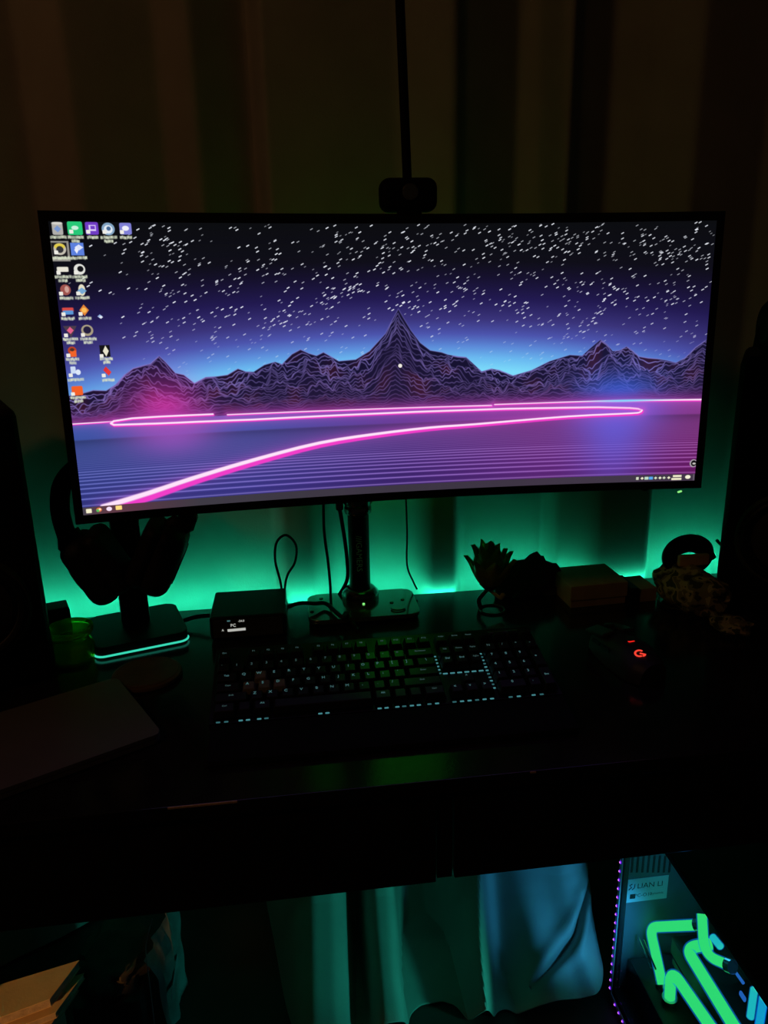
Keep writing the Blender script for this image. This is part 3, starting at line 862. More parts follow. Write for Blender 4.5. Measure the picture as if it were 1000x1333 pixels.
# ------------------------------------------------------------------ webcam and hanging pole
wc = thing('webcam', 'black rounded webcam block sitting on the monitor top edge', 'webcam', (0.167, 1.035, 1.356))
obj('body', B((0, 0, 0.0185), (0.072, 0.034, 0.040), 0.012, 4), M['blackm'], wc)
obj('clip', B((0, -0.010, -0.0050), (0.03, 0.012, 0.012), 0.003), M['blackm'], wc)
lb = LT([(0.0, 0.0), (0.009, 0.0), (0.010, 0.002), (0.008, 0.003), (0.0, 0.002)], 20, (0, -0.0172, 0.021), (PI / 2, 0, 0))
obj('lens', lb, M['gloss'], wc)
hp = obj('hanging_rod', TB([(0.1685, 1.048, 1.3945), (0.164, 1.06, 1.585), (0.147, 1.08, 2.46)], 0.0058, 12), M['blackm'])
tag(hp, 'slim black rod running from the ceiling down to the webcam', 'rod')

# ================================================================== headset and its stand
HX, HY, HR = -0.247, 1.150, math.radians(17)
hs = thing('headset_stand', 'black headset stand whose square base has a teal light edge', 'headset stand', (HX, HY, DZ), (0, 0, HR))
obj('base', slab(rrect(0.136, 0.122, 0.014), 0.004, 0.019, 0.002), M['black'], hs)
rr = rrect(0.137, 0.123, 0.0145, 6)
obj('base_foot', slab(rrect(0.128, 0.114, 0.012), 0.0, 0.004), M['black'], hs)
i0 = [i for i, (x, y) in enumerate(rr) if y < 0.02 and not (x > 0.06 and y > -0.045)]
seq = sorted(i0); edge = [(rr[i][0], rr[i][1], 0.0045) for i in seq]
obj('edge_light', TB(edge, 0.0016, 8), M['baseled'], hs)['label'] = 'teal glowing strip along the base rim'
obj('column', B((0.0, 0.006, 0.1485), (0.042, 0.018, 0.259), 0.004), M['black'], hs)
obj('cradle', B((-0.004, -0.030, 0.2795), (0.050, 0.085, 0.014), 0.006, 3), M['black'], hs)

hd = thing('headset', 'black over-ear headset hung on the stand behind the monitor corner', 'headset', (HX, HY, DZ), (0, 0, 0))


HF = 1.096


def hloc(u, v, y=1.096):
    p = at(u, v, y); return Vector((p.x - HX, p.y - HY, p.z - DZ))


band = smooth_pts([(-0.084, 0, 0.165), (-0.0885, 0, 0.205), (-0.082, 0, 0.243), (-0.062, 0, 0.268), (-0.030, 0, 0.283), (0.005, 0, 0.286), (0.044, 0, 0.281), (0.075, 0, 0.262), (0.092, 0, 0.228), (0.090, 0, 0.193)], 6)
band = [Vector(((HX + p.x) * HF / 1.15 - HX, HF - HY, (p.z + DZ - CAM.z) * HF / 1.15 + CAM.z - DZ)) for p in band]
obj('headband', TB(band, 0.0075, 10, flat=1.8), M['leather'], hd)
for nm, c, ang, s in (('left', hloc(122, 738), 0.46, -1), ('right', hloc(214, 726), -0.46, 1)):
    cup = obj('ear_cup', B((0, 0, 0), (0.046, 0.082, 0.106), 0.021, 5), M['leather'], hd, loc=c, rot=(0, -ang, 0))
    obj('cushion', B((-s * 0.026, 0, 0), (0.030, 0.078, 0.098), 0.0145, 4), M['leather'], cup)
    obj('trim_ring', TB([(s * 0.0235, 0.024 * math.cos(t * PI / 16), 0.032 * math.sin(t * PI / 16)) for t in range(32)], 0.0012, 6, closed=True), M['gloss'], cup)
    b0 = band[0] if s < 0 else band[-1]
    top = c + Vector((s * 0.010, 0, 0.047))
    obj('yoke', TB(smooth_pts([b0 + Vector((0, 0, 0.01)), b0 + Vector((s * 0.001, -0.004, -0.016)), top + Vector((s * 0.006, -0.004, 0.004)), top + Vector((s * 0.014, -0.004, -0.022))], 5), 0.0075, 8, flat=1.6), M['black'], hd)
p = hloc(152, 775, 1.06)
obj('rivet', LT([(0, 0), (0.0018, 0), (0.0014, 0.001), (0, 0.0012)], 10, p, (PI / 2, 0, 0)), M['steel'], hd)
obj('slider_cap', B(hloc(247, 675), (0.022, 0.02, 0.008), 0.002), M['black'], hd)

# ================================================================== small amplifier box with a display
AX, AY = -0.0735, 1.1565
ab = thing('audio_box', 'small black audio box with a lit white level display', 'audio device', (AX, AY, DZ), (0, 0, -0.02))
obj('case', B((0, 0, 0.0215), (0.115, 0.103, 0.037), 0.0035, 3), M['black'], ab)
obj('front_panel', B((0, -0.0522, 0.0215), (0.105, 0.0014, 0.029), 0.0004), M['gloss'], ab)
for fx in (-0.045, 0.045):
    for fy in (-0.04, 0.04):
        obj('foot', LT([(0, 0), (0.006, 0), (0.006, 0.003), (0, 0.003)], 14, (fx, fy, 0)), M['rubber'], ab)
yf = AY - 0.0535


def dsp(u, v):
    p = at(u, v, yf); return (p.x - AX, -0.0533, p.z - DZ)


text('display_text', 'PC', 0.0068, M['white'], ab, dsp(304.5, 814.5), (PI / 2, 0, 0), 0.0002)
bm = bmesh.new()
q = dsp(309, 820); box(bm, q, (0.027, 0.0006, 0.0038), 0.0, rot=(0, -0.03, 0))
obj('level_bar', bm, M['white'], ab, smooth=False)
text('display_text', 'A', 0.005, M['white'], ab, dsp(291, 821), (PI / 2, 0, 0), 0.0002)
bm = bmesh.new(); box(bm, dsp(298.5, 808.7), (0.0046, 0.0006, 0.0018)); obj('status_mark', bm, M['legend'], ab, smooth=False)
text('display_text', '-24.0', 0.0046, M['white'], ab, dsp(315, 808.5), (PI / 2, 0, 0), 0.0002)

# ================================================================== jar, small box, coaster, laptop
jr = thing('glass_jar', 'round yellow-green glass jar with a flared rim', 'jar', (-0.3265, 1.080, DZ))
prof_o = [(0.022, 0.0), (0.029, 0.003), (0.031, 0.012), (0.031, 0.026), (0.028, 0.033), (0.0245, 0.037), (0.026, 0.041), (0.0315, 0.045), (0.0325, 0.048), (0.0322, 0.0545)]
prof_i = [(0.0302, 0.0545), (0.0295, 0.0475), (0.024, 0.042), (0.0215, 0.037), (0.025, 0.032), (0.028, 0.025), (0.028, 0.013), (0.026, 0.007), (0.001, 0.005)]
obj('body', LT([(0.001, 0.0)] + prof_o + prof_i, 40), M['jar'], jr)
sb = thing('small_block', 'small dark block standing behind the glass jar', 'block', (-0.372, 1.182, DZ), (0, 0, 0.35))
obj('block', B((0, 0, 0.021), (0.036, 0.036, 0.042), 0.002), M['black'], sb)
obj('cap', B((0, 0, 0.0445), (0.034, 0.034, 0.005), 0.002), M['black'], sb)
co = thing('coaster', 'round brown leather coaster in front of the headset stand', 'coaster', (-0.212, 1.012, DZ))
obj('disc', LT([(0.0, 0.0), (0.046, 0.0), (0.048, 0.003), (0.047, 0.007), (0.043, 0.0085), (0.0, 0.0085)], 40), M['brown'], co)
obj('stitching', TB([(0.0425 * math.cos(t * PI / 24), 0.0425 * math.sin(t * PI / 24), 0.0085) for t in range(48)], 0.0008, 6, closed=True), M['brown'], co)

A_, B_, C_ = on(211, 954, 0.763), on(168, 888, 0.763), on(0, 1029, 0.763)
lx = (A_ - B_); lx.z = 0
lap = thing('laptop', 'closed dark grey laptop at the left end of the desk', 'laptop', (A_.x, A_.y, DZ), (0, 0, math.atan2((A_ - C_).y, (A_ - C_).x)))
LW, LD = 0.27, 0.17
obj('base', slab(rrect(LW, LD, 0.010, 5, -LW / 2, LD / 2), 0.002, 0.0075, 0.0015), M['laptop'], lap)
obj('lid', slab(rrect(LW, LD, 0.010, 5, -LW / 2, LD / 2), 0.0085, 0.0135, 0.0012), M['laptop'], lap)
obj('hinge', TB([(-LW + 0.04, LD - 0.004, 0.008), (-0.04, LD - 0.004, 0.008)], 0.0035, 8), M['black'], lap)
for fx in (-LW + 0.03, -0.03):
    for fy in (0.03, LD - 0.03):
        obj('foot', LT([(0, 0), (0.006, 0), (0.005, 0.002), (0, 0.002)], 12, (fx, fy, 0)), M['rubber'], lap)


# ================================================================== speakers
def speaker(name, label, loc, rz, h=0.40, w_=0.19, d_=0.20):
    s = thing(name, label, 'speaker', loc, (0, 0, rz), 'bookshelf speakers at the desk ends')
    obj('cabinet', B((0, 0, h / 2 + 0.004), (w_, d_, h), 0.012, 3), M['cabinet'], s)
    yf_ = -d_ / 2
    obj('baffle', B((0, yf_ - 0.003, h / 2 + 0.004), (w_ - 0.012, 0.008, h - 0.012), 0.003), M['blackm'], s)
    wf = obj('woofer', LT([(0.0, 0.012), (0.018, 0.010), (0.022, 0.004), (0.058, -0.002), (0.064, 0.004), (0.072, 0.006), (0.076, 0.002), (0.076, -0.006), (0.0, -0.006)], 40, (0, yf_ - 0.008, h * 0.33), (PI / 2, 0, 0)), M['cone'], s)
    obj('surround', TB([(0.064 * math.cos(t * PI / 24), yf_ - 0.0125, h * 0.33 + 0.064 * math.sin(t * PI / 24)) for t in range(48)], 0.005, 8, closed=True), M['rubber'], wf)
    obj('tweeter', LT([(0.0, 0.008), (0.010, 0.006), (0.014, 0.0), (0.034, 0.004), (0.038, 0.002), (0.038, -0.005), (0.0, -0.005)], 32, (0, yf_ - 0.008, h * 0.76), (PI / 2, 0, 0)), M['cone'], s)
    for fx in (-0.06, 0.06):
        for fy in (-0.07, 0.07):
            obj('foot', LT([(0, 0), (0.010, 0), (0.010, 0.005), (0, 0.005)], 12, (fx, fy, 0)), M['rubber'], s)
    return s


speaker('speaker', 'tall black speaker at the left end, its right edge beside the glass jar', (-0.4650, 1.085, DZ), math.radians(25), 0.375)
speaker('speaker', 'tall black speaker at the right end with headphones on top', (0.800, 1.115, DZ), math.radians(-33), 0.40, d_=0.18)

hh = thing('headphones', 'black headphones lying over the top of the right speaker', 'headphones', (0.800, 1.10, 1.1545))
arc = [Vector((-0.098 * math.cos(t * PI / 20) * (1 if t < 10 else 1), -0.01, 0.012 + 0.088 * math.sin(t * PI / 20))) for t in range(21)]
obj('headband', TB(arc, 0.0085, 8, flat=1.8), M['leather'], hh)
for s in (-1, 1):
    cup = obj('ear_cup', LT([(0, 0), (0.034, 0), (0.040, 0.006), (0.040, 0.022), (0.034, 0.030), (0, 0.030)], 32), M['leather'], hh, loc=(s * 0.106, -0.02, 0.041), rot=(0, -s * PI / 2, 0.25 * s))
    obj('cushion', TB([(0.028 * math.cos(t * PI / 16), 0.028 * math.sin(t * PI / 16), 0.034) for t in range(32)], 0.010, 8, closed=True), M['leather'], cup)
    obj('cap', LT([(0, -0.003), (0.020, -0.003), (0.024, 0.0005), (0, 0.0005)], 24), M['cone'], cup)

# ================================================================== camouflage pouch with black band
pcx, pcy = 0.634, 1.112
cp = thing('cloth_pouch', 'crumpled camouflage cloth pouch beside the right speaker', 'pouch', (pcx, pcy, DZ))


def lump(rx, ry, rz, seedv, amp=0.12, cut=-0.9):
    bm = bmesh.new(); bmesh.ops.create_icosphere(bm, subdivisions=4, radius=1)
    from mathutils import noise
    for v in bm.verts:
        d = v.co.normalized(); nz = noise.noise(d * 2.1 + Vector((seedv, 0, 0))) + 0.5 * noise.noise(d * 5.3 + Vector((0, seedv, 0))) + 0.3 * abs(noise.noise(d * 9 + Vector((0, 0, seedv))))
        k = 1 + amp * nz
        v.co = Vector((d.x * rx * k, d.y * ry * k, max(d.z * rz * k, cut * rz)))
    return bm


bm = lump(0.040, 0.070, 0.036, 3.1, 0.20, -0.92); xf(bm, bm.verts, (0, -0.012, 0.0331), (0, 0, 0.28))
obj('body', bm, M['camo'], cp)
bm = lump(0.024, 0.030, 0.011, 5.7, 0.3, -0.9); xf(bm, bm.verts, (0.020, -0.100, 0.0105), (0, 0, 0.5))
obj('flap', bm, M['camo'], cp)['label'] = 'loose tan corner'

bd = thing('black_band', 'black oval band with a brown plate on top of the camouflage pouch', 'band', (0.6435, 1.135, 0.812))
el = [(0.0295 * math.cos(t * PI / 24), 0.0, 0.0165 + 0.021 * math.sin(t * PI / 24)) for t in range(48)]
obj('strap', tube(bmesh.new(), el, 0.0078, 10, closed=True, flat=2.0), M['leather'], bd)
el2 = [(0.044 * math.cos(t * PI / 24) - 0.001, -0.006, 0.020 + 0.029 * math.sin(t * PI / 24)) for t in range(14, 38)]
obj('cord_loop', TB(el2, 0.0012, 6), M['rubber'], bd)
obj('plate', B((-0.002, -0.0215, 0.0165), (0.052, 0.010, 0.019), 0.003), M['cardpale'], bd)['label'] = 'dull brown plate'
obj('under_shell', B((-0.001, -0.006, 0.006), (0.046, 0.02, 0.012), 0.005, 3), M['leather'], bd)
bu = at(925, 720, 1.135)
obj('buckle', B((bu.x - 0.6435, 0.0, bu.z - 0.812), (0.010, 0.012, 0.022), 0.003, rot=(0, -0.5, 0)), M['steel'], bd)

# ================================================================== cardboard box and small box
k0, k1, k2 = on(737, 773, DZ), on(808, 766, DZ), at(737, 756, 1.19)
cb = thing('cardboard_box', 'low brown cardboard box near the back edge right of the lotus', 'box', (0.492, 1.176, DZ), (0, 0, 0.05))
obj('base', B((0, 0, 0.0105), (0.096, 0.084, 0.021), 0.001), M['card'], cb)
obj('lid', B((0, 0, 0.026), (0.100, 0.088, 0.026), 0.0015), M['card'], cb)
lm = thing('black_case', 'small black case standing against the cardboard box', 'case', (0.553, 1.160, DZ), (0, 0, 0.05))
obj('body', B((0, 0, 0.0115), (0.014, 0.060, 0.023), 0.002), M['black'], lm)
obj('lid', B((0, 0, 0.0255), (0.0145, 0.061, 0.005), 0.0015), M['black'], lm)
l2 = thing('small_carton', 'small brown carton at the right of the black case', 'box', (0.580, 1.165, DZ), (0, 0, 0.05))
obj('body', B((0, 0, 0.011), (0.030, 0.058, 0.022), 0.001), M['card'], l2)
obj('flap', B((0, 0, 0.0226), (0.0295, 0.0575, 0.0012)), M['card'], l2)

# dark bundle lying behind the lotus
bm = lump(0.056, 0.020, 0.050, 8.3, 0.30, -0.30)
bl = obj('dark_bundle', bm, M['box'], loc=(0.402, 1.205, DZ + 0.0155))
tag(bl, 'dark crumpled cloth bundle lying behind the lotus ornament', 'cloth')

# ================================================================== lotus ornament
lt = thing('lotus_ornament', 'olive metal lotus flower ornament on a small ring foot', 'ornament', (0.314, 1.150, DZ))
obj('foot', TB([(0.020 * math.cos(t * PI / 20) + 0.004, 0.020 * math.sin(t * PI / 20) - 0.004, 0.0016) for t in range(40)], 0.0016, 8, closed=True), M['bronze'], lt)
obj('stem', TB(smooth_pts([(-0.013, 0.006, 0.002), (-0.016, 0.006, 0.016), (-0.008, 0.003, 0.029), (0.0, 0, 0.041)], 6), 0.0036, 8), M['bronze'], lt)
obj('leaf', TB(smooth_pts([(-0.002, 0, 0.036), (0.008, -0.006, 0.029), (0.016, -0.010, 0.024), (0.021, -0.010, 0.032)], 5), [0.003] * 10 + [0.0045] * 5 + [0.001], 8, flat=0.4), M['petal'], lt)
obj('cup', LT([(0.0, 0.036), (0.010, 0.038), (0.017, 0.046), (0.019, 0.056), (0.015, 0.055), (0.0, 0.045)], 24), M['bronze'], lt)


def petal(length, width, open_, az, z0, r0):
    bm = bmesh.new(); G = []; nu, nv = 7, 9
    for j in range(nv):
        t = j / (nv - 1)
        wv = max(0.0004, width * (math.sin(PI * (0.10 + 0.90 * t ** 0.85)) ** 0.9))
        a = open_ * (1 - 0.85 * t)
        rad = r0 + length * (math.sin(open_) * t - 0.30 * t * t); zz = z0 + length * t * math.cos(open_ * 0.55)
        if t > 0.8:
            rad += length * 0.35 * (t - 0.8)
        row = []
        for i in range(nu):
            s = (i / (nu - 1) - 0.5) * 2
            row.append(bm.verts.new((rad - 0.0045 * s * s * 1.6, s * wv, zz + 0.001 * s * s)))
        G.append(row)
    for j in range(nv - 1):
        for i in range(nu - 1):
            bm.faces.new((G[j][i], G[j][i + 1], G[j + 1][i + 1], G[j + 1][i]))
    r = bmesh.ops.solidify(bm, geom=bm.faces[:], thickness=0.0009)
    xf(bm, bm.verts, (0, 0, 0), (0, 0, az))
    return bm


for ring, (n_, ln, wd, op, z0, r0) in enumerate(((7, 0.070, 0.0190, 0.88, 0.036, 0.008), (6, 0.076, 0.0185, 0.62, 0.040, 0.006), (5, 0.074, 0.0165, 0.32, 0.046, 0.003))):
    for k in range(n_):
        obj('petal', petal(ln * random.uniform(0.92, 1.06), wd, op * random.uniform(0.9, 1.1), 2 * PI * (k + 0.5 * ring + 0.2) / n_, z0, r0), M['petal'], lt)

# ================================================================== keyboard
U = 0.0193
KX, KY = -0.1085, 0.8535
TILT = math.radians(9.0)
kb = thing('keyboard', 'full-size black keyboard with dim cyan backlit keys', 'keyboard', (KX, KY, DZ + 0.004), (TILT, 0, 0))
KW, KD = 22.5 * U, 6.5 * U
obj('chassis', B((KW / 2, KD / 2 + 0.009, 0.006), (KW + 0.010, KD + 0.030, 0.012), 0.003), M['black'], kb)
obj('top_plate', B((KW / 2, KD / 2 + 0.009, 0.0128), (KW + 0.008, KD + 0.027, 0.0016), 0.0005), M['kplate'], kb)
for fx in (0.04, KW - 0.04):
    obj('rear_foot', B((fx, KD + 0.004, -0.0097), (0.03, 0.010, 0.0205), 0.002, rot=(-TILT, 0, 0)), M['black'], kb)
    obj('front_foot', B((fx, 0.006, -0.0012), (0.03, 0.008, 0.0035), 0.001), M['rubber'], kb)
_kc = {}


def keymesh(w_, m, row, d_=1.0):
    k = (round(w_, 2), m.name, row, d_)
    if k not in _kc:
        bm = bmesh.new(); wd, dd = w_ * U - 0.0010, d_ * U - 0.0010
        hgt = 0.0085 + (0.0, 0.0, 0.0004, 0.001, 0.0022, 0.0026)[row]
        lo = [bm.verts.new((sx * wd / 2, sy * dd / 2, 0)) for sx, sy in ((-1, -1), (1, -1), (1, 1), (-1, 1))]
        tp = [bm.verts.new((sx * (wd / 2 - 0.0026), sy * (dd / 2 - 0.0022) + 0.0012, hgt + (0.0006 if sy > 0 else 0))) for sx, sy in ((-1, -1), (1, -1), (1, 1), (-1, 1))]
        bm.faces.new(tp); bm.faces.new(lo[::-1])
        for i in range(4):
            bm.faces.new((lo[i], lo[(i + 1) % 4], tp[(i + 1) % 4], tp[i]))
        bmesh.ops.bevel(bm, geom=[e for e in bm.edges if any(v in tp for v in e.verts)], offset=0.0007, segments=1, affect='EDGES')
        bmesh.ops.recalc_face_normals(bm, faces=bm.faces)
        me = bpy.data.meshes.new('keycap'); bm.to_mesh(me); bm.free(); me.materials.append(m)
        _kc[k] = (me, hgt)
    return _kc[k]


ROWY = [0.5, 1.5, 2.5, 3.5, 4.5, 5.95]


def key(x, row, w_, leg, m=None, d_=1.0, yo=0.0):
    me, hgt = keymesh(w_, m or M['key'], row, d_)
    o = link('keycap', me, None, kb)
    o.location = ((x + w_ / 2) * U, (ROWY[row] + yo) * U, 0.0170)
    if m:
        o['label'] = 'rough grey keycap'
    if leg:
        sz = 0.0062 if len(leg) == 1 else (0.0044 if len(leg) <= 3 else 0.0036)
        dim = len(leg) > 3 or row >= 4
        text('legend', leg, sz, M['legend2'] if dim else M['legend'], o, (0 if len(leg) > 1 or w_ > 1 else -0.0022, 0.0036 if len(leg) == 1 else 0.0030, hgt + 0.00062), (0.035, 0, 0), 0.00012)
    return o


def led(x, y, s=1.0):
    bm = B((x * U, y * U, 0.0143), (0.0052 * s, 0.0026, 0.0010), 0.0006, 1)
    return obj('backlight_led', bm, M[random.choice(('keyled', 'keyled', 'keyled2'))], kb, smooth=False)


# function row
for x, t in [(0, 'Esc')] + [(2 + i, 'F%d' % (i + 1)) for i in range(4)] + [(6.5 + i, 'F%d' % (i + 5)) for i in range(4)] + [(11 + i, 'F%d' % (i + 9)) for i in range(4)] + [(15.25, 'PrtSc'), (16.25, 'ScrLk'), (17.25, 'Pause')]:
    key(x, 5, 1, t)
for i in range(4):
    key(18.5 + i, 5, 1, ('', '', '', '')[i], d_=0.62)
for i, t in enumerate('`1234567890-='):
    key(i, 4, 1, t)
key(13, 4, 2, 'Backspace')
key(0, 3, 1.5, 'Tab')
for i, t in enumerate('QWERTYUIOP[]'):
    key(1.5 + i, 3, 1, t, M['keyg'] if t == 'W' else None)
key(13.5, 3, 1.5, '\\')
key(0, 2, 1.75, 'Caps')
for i, t in enumerate("ASDFGHJKL;'"):
    key(1.75 + i, 2, 1, t, M['keyg'] if t in 'ASD' else None)
key(12.75, 2, 2.25, 'Enter')
key(0, 1, 2.25, 'Shift')
for i, t in enumerate('ZXCVBNM,./'):
    key(2.25 + i, 1, 1, t)
key(12.25, 1, 2.75, 'Shift')
x = 0
for w_, t in ((1.5, 'Ctrl'), (1, ''), (1.25, 'Alt'), (6.5, ''), (1.25, 'Alt'), (1, ''), (1, ''), (1.5, 'Ctrl')):
    key(x, 0, w_, t); x += w_
for r, ts in ((4, ('Ins', 'Home', 'PgUp')), (3, ('Del', 'End', 'PgDn'))):
    for i, t in enumerate(ts):
        key(15.25 + i, r, 1, t)
key(16.25, 1, 1, '^')
for i, t in enumerate('<v>'):
    key(15.25 + i, 0, 1, t)
for r, ts in ((4, 'N/*-'), (3, '789'), (2, '456'), (1, '123')):
    for i, t in enumerate(ts):
        key(18.5 + i, r, 1, t)
key(21.5, 2, 1, '+', d_=2.0, yo=0.5)
key(21.5, 0, 1, 'Ent', d_=2.0, yo=0.5)
key(18.5, 0, 2, '0'); key(20.5, 0, 1, '.')
# light leaking from the plate in the gaps of the layout
for c in (0.35, 0.85, 1.75, 2.2, 2.9, 3.35, 6.75, 7.2, 10.55, 11.0, 11.7, 12.15, 12.65, 13.1, 13.8, 14.3, 15.45, 15.95, 16.45, 16.95, 17.45, 17.95, 19.2, 19.75, 20.75, 21.3):
    led(c, -0.14)
for c in (15.45, 15.95, 16.45, 16.95, 17.45, 17.95):
    led(c, 2.82, 1.25)
for r in range(11):
    led(18.37, 0.9 + 0.38 * r, 0.75)
for r in range(6):
    led(15.12, 2.9 + 0.38 * r, 0.55)
for i, (c, m) in enumerate(((15.55, 'redled'), (16.55, 'redled'), (17.45, 'white'))):
    obj('indicator_light', B((c * U, 6.68 * U, 0.0142), (0.0030, 0.0016, 0.0010), 0.0004, 1), M[m], kb, smooth=False)
obj('volume_roller', TB([(19.4 * U, 6.82 * U, 0.0155), (21.6 * U, 6.82 * U, 0.0155)], 0.0045, 16), M['steel'], kb)

pr = thing('palm_rest', 'low black palm rest along the front of the keyboard', 'palm rest', (0.1085, 0.811, DZ))
bm = bmesh.new()
prof = [(-0.029, 0.0), (-0.031, 0.004), (-0.029, 0.0085), (-0.020, 0.0125), (0.005, 0.0165), (0.030, 0.0185), (0.034, 0.016), (0.034, 0.0)]
A1 = [bm.verts.new((-0.218, y, z)) for y, z in prof]; B1 = [bm.verts.new((0.218, y, z)) for y, z in prof]
bm.faces.new(A1); bm.faces.new(B1[::-1])
for i in range(len(prof)):
    bm.faces.new((A1[i], A1[(i + 1) % len(prof)], B1[(i + 1) % len(prof)], B1[i]))
obj('pad', bm, M['blackm'], pr)
obj('connector', B((0, 0.0345, 0.005), (0.40, 0.003, 0.006), 0.001), M['black'], pr)

# ================================================================== mouse
g1, g2 = on(833, 850, 0.783), on(818, 834, 0.783)
mcx, mcy, mrot = 0.456, 0.942, math.radians(12)
mo = thing('mouse', 'black sculpted mouse with a red lit logo', 'mouse', (mcx, mcy, DZ), (0, 0, mrot))


def mouse_bm():
    bm = bmesh.new(); nu, nv = 20, 14; L, Wd = 0.128, 0.068; rows = []
    for j in range(nu + 1):
        t = j / nu; y = -L / 2 + L * t
        wd = Wd / 2 * (math.sin(PI * (0.12 + 0.80 * t)) ** 0.45) * (1.0 - 0.10 * math.sin(PI * t))
        if t < 0.06 or t > 0.96:
            wd *= 0.86
        hz = 0.012 + 0.029 * math.sin(PI * (0.16 + 0.66 * t)) ** 0.9 * (1 - 0.25 * t)
        row = []
        for i in range(nv + 1):
            a = PI * i / nv
            ca, sa = math.cos(a), math.sin(a)
            x = -wd * math.copysign(abs(ca) ** 0.75, ca)
            row.append(bm.verts.new((x + (0.006 * (1 - t) * (1 - sa) * (-1 if ca > 0 else 0)), y, 0.002 + hz * sa ** 0.75)))
        rows.append(row)
    for j in range(nu):
        for i in range(nv):
            bm.faces.new((rows[j][i], rows[j][i + 1], rows[j + 1][i + 1], rows[j + 1][i]))
        bm.faces.new((rows[j][nv], rows[j][0], rows[j + 1][0], rows[j + 1][nv]))
    bm.faces.new(rows[0][::-1]); bm.faces.new(rows[-1])
    return bm


body = obj('body', mouse_bm(), M['mouse'], mo)
obj('skate', slab(rrect(0.04, 0.09, 0.01), 0.0, 0.002), M['rubber'], mo)
obj('wheel', TB([(-0.0045, 0.040, 0.0335), (0.0045, 0.040, 0.0335)], 0.0085, 20), M['steel'], mo)
for sx in (-1, 1):
    obj('button', B((sx * 0.0165, 0.040, 0.0335), (0.022, 0.046, 0.006), 0.0025, 2, rot=(-0.22, sx * 0.16, 0)), M['mouse'], mo)
for k in range(2):
    obj('side_button', B((-0.0315, 0.004 + 0.022 * k, 0.026), (0.004, 0.018, 0.006), 0.0015, rot=(0, 0.3, 0)), M['black'], mo)
mwi = (Matrix.Translation((mcx, mcy, DZ)) @ Matrix.Rotation(mrot, 4, 'Z')).inverted()


def mtop(x, y):
    """height of the mouse shell under a point, in its own frame"""
    ok, hit, nrm, idx = body.ray_cast(Vector((x, y, 0.2)), Vector((0, 0, -1)))
    return (hit.z if ok else 0.035), (nrm if ok else Vector((0, 0, 1)))


bpy.context.view_layer.update()
p = mwi @ on(820.3, 834.5, 0.7885)
for k in range(3):
    for j in range(4):
        obj('level_light', B((0, 0, 0), (0.0018, 0.0026, 0.0006)), M['red'], mo, smooth=False,
            loc=(p.x + (j - 1.5) * 0.0023, p.y + (k - 1) * 0.0033, 0.0387 - (k - 1) * 0.0007), rot=(-0.22, 0, 0))
# logo: an open ring whose lower end turns in with a bar
p = mwi @ on(832.5, 850.5, 0.786); hz, nr = mtop(p.x, p.y)
bm = bmesh.new(); ro, ri, nn = 0.0068, 0.0040, 20
pts = [math.radians(62 + (322 - 62) * k / nn) for k in range(nn + 1)]
o1 = [bm.verts.new((ro * math.cos(a), ro * math.sin(a), 0.0003)) for a in pts]; i1 = [bm.verts.new((ri * math.cos(a), ri * math.sin(a), 0.0003)) for a in pts]
for k in range(nn):
    bm.faces.new((o1[k], o1[k + 1], i1[k + 1], i1[k]))
poly = [(0.0004, 0.0016), (0.0088, 0.0016), (0.0088, -0.0022), (0.0062, -0.0046), (0.0046, -0.0024), (0.0058, -0.0010), (0.0004, -0.0010)]
bm.faces.new([bm.verts.new((x_, y_, 0.0003)) for x_, y_ in poly])
obj('logo', bm, M['redhot'], mo, smooth=False, loc=(p.x, p.y, hz + 0.0010), rot=nr.to_track_quat('Z', 'Y').to_euler())['label'] = 'red glowing round logo'


# ================================================================== cables
def cable(label, pts, r=0.0022, m='rubber', name='cable'):
    o = obj(name, TB(smooth_pts(pts, 8), r, 8), M[m]); tag(o, label, 'cable')
    return o


cable('black cable looping upward behind the audio box', [(-0.021, 1.2125, 0.768), (-0.024, 1.2130, 0.7995), (-0.030, 1.214, 0.835), (-0.026, 1.216, 0.866), (-0.010, 1.218, 0.877), (0.005, 1.220, 0.858), (0.002, 1.222, 0.828), (-0.012, 1.2225, 0.805), (-0.018, 1.2225, 0.776), (-0.016, 1.224, 0.7535)], 0.0021)
cable('black cable hanging straight down left of the stand pole', [at(421, 640, 1.228), at(422, 690, 1.228), at(427, 730, 1.228), at(430, 762, 1.2285), (0.058, 1.224, 0.7535)], 0.0024)
cable('black strap of cables beside the stand pole', [at(438, 640, 1.222), at(447, 690, 1.222), at(452, 730, 1.218), (0.0865, 1.219, 0.79), (0.068, 1.226, 0.7545)], 0.0032)
cable('thin cable falling from the monitor right of the pole', [at(528, 635, 1.228), at(530, 690, 1.228), at(530, 735, 1.229), at(538, 757, 1.231), at(543, 767, 1.231)], 0.0016)
q0 = Vector((-0.013, 1.150, 0.780))
cable('thick black cable from the audio box across the base plate', [q0, (0.006, 1.158, 0.7815), (0.030, 1.165, 0.776), on(425, 786, 0.772), on(445, 803, 0.7715), (0.078, 1.1360, 0.768), (0.088, 1.118, 0.756), (0.094, 1.100, 0.7541)], 0.0034)
cable('black cable joining the headset stand and the audio box', [(-0.178, 1.166, 0.762), (-0.160, 1.168, 0.766), (-0.145, 1.163, 0.769), (-0.1325, 1.160, 0.770)], 0.0036)
cable('black cable lying on the desk before the pouch', [(0.615, 1.185, 0.7535), (0.607, 1.15, 0.7535), (0.595, 1.125, 0.7535), (0.60, 1.10, 0.7535), (0.618, 1.085, 0.7535), (0.625, 1.06, 0.7535)], 0.0022)
cable('short bent cable beside the black band', [(0.7005, 1.150, 0.846), (0.712, 1.148, 0.832), (0.715, 1.142, 0.815), (0.709, 1.138, 0.800)], 0.0026)

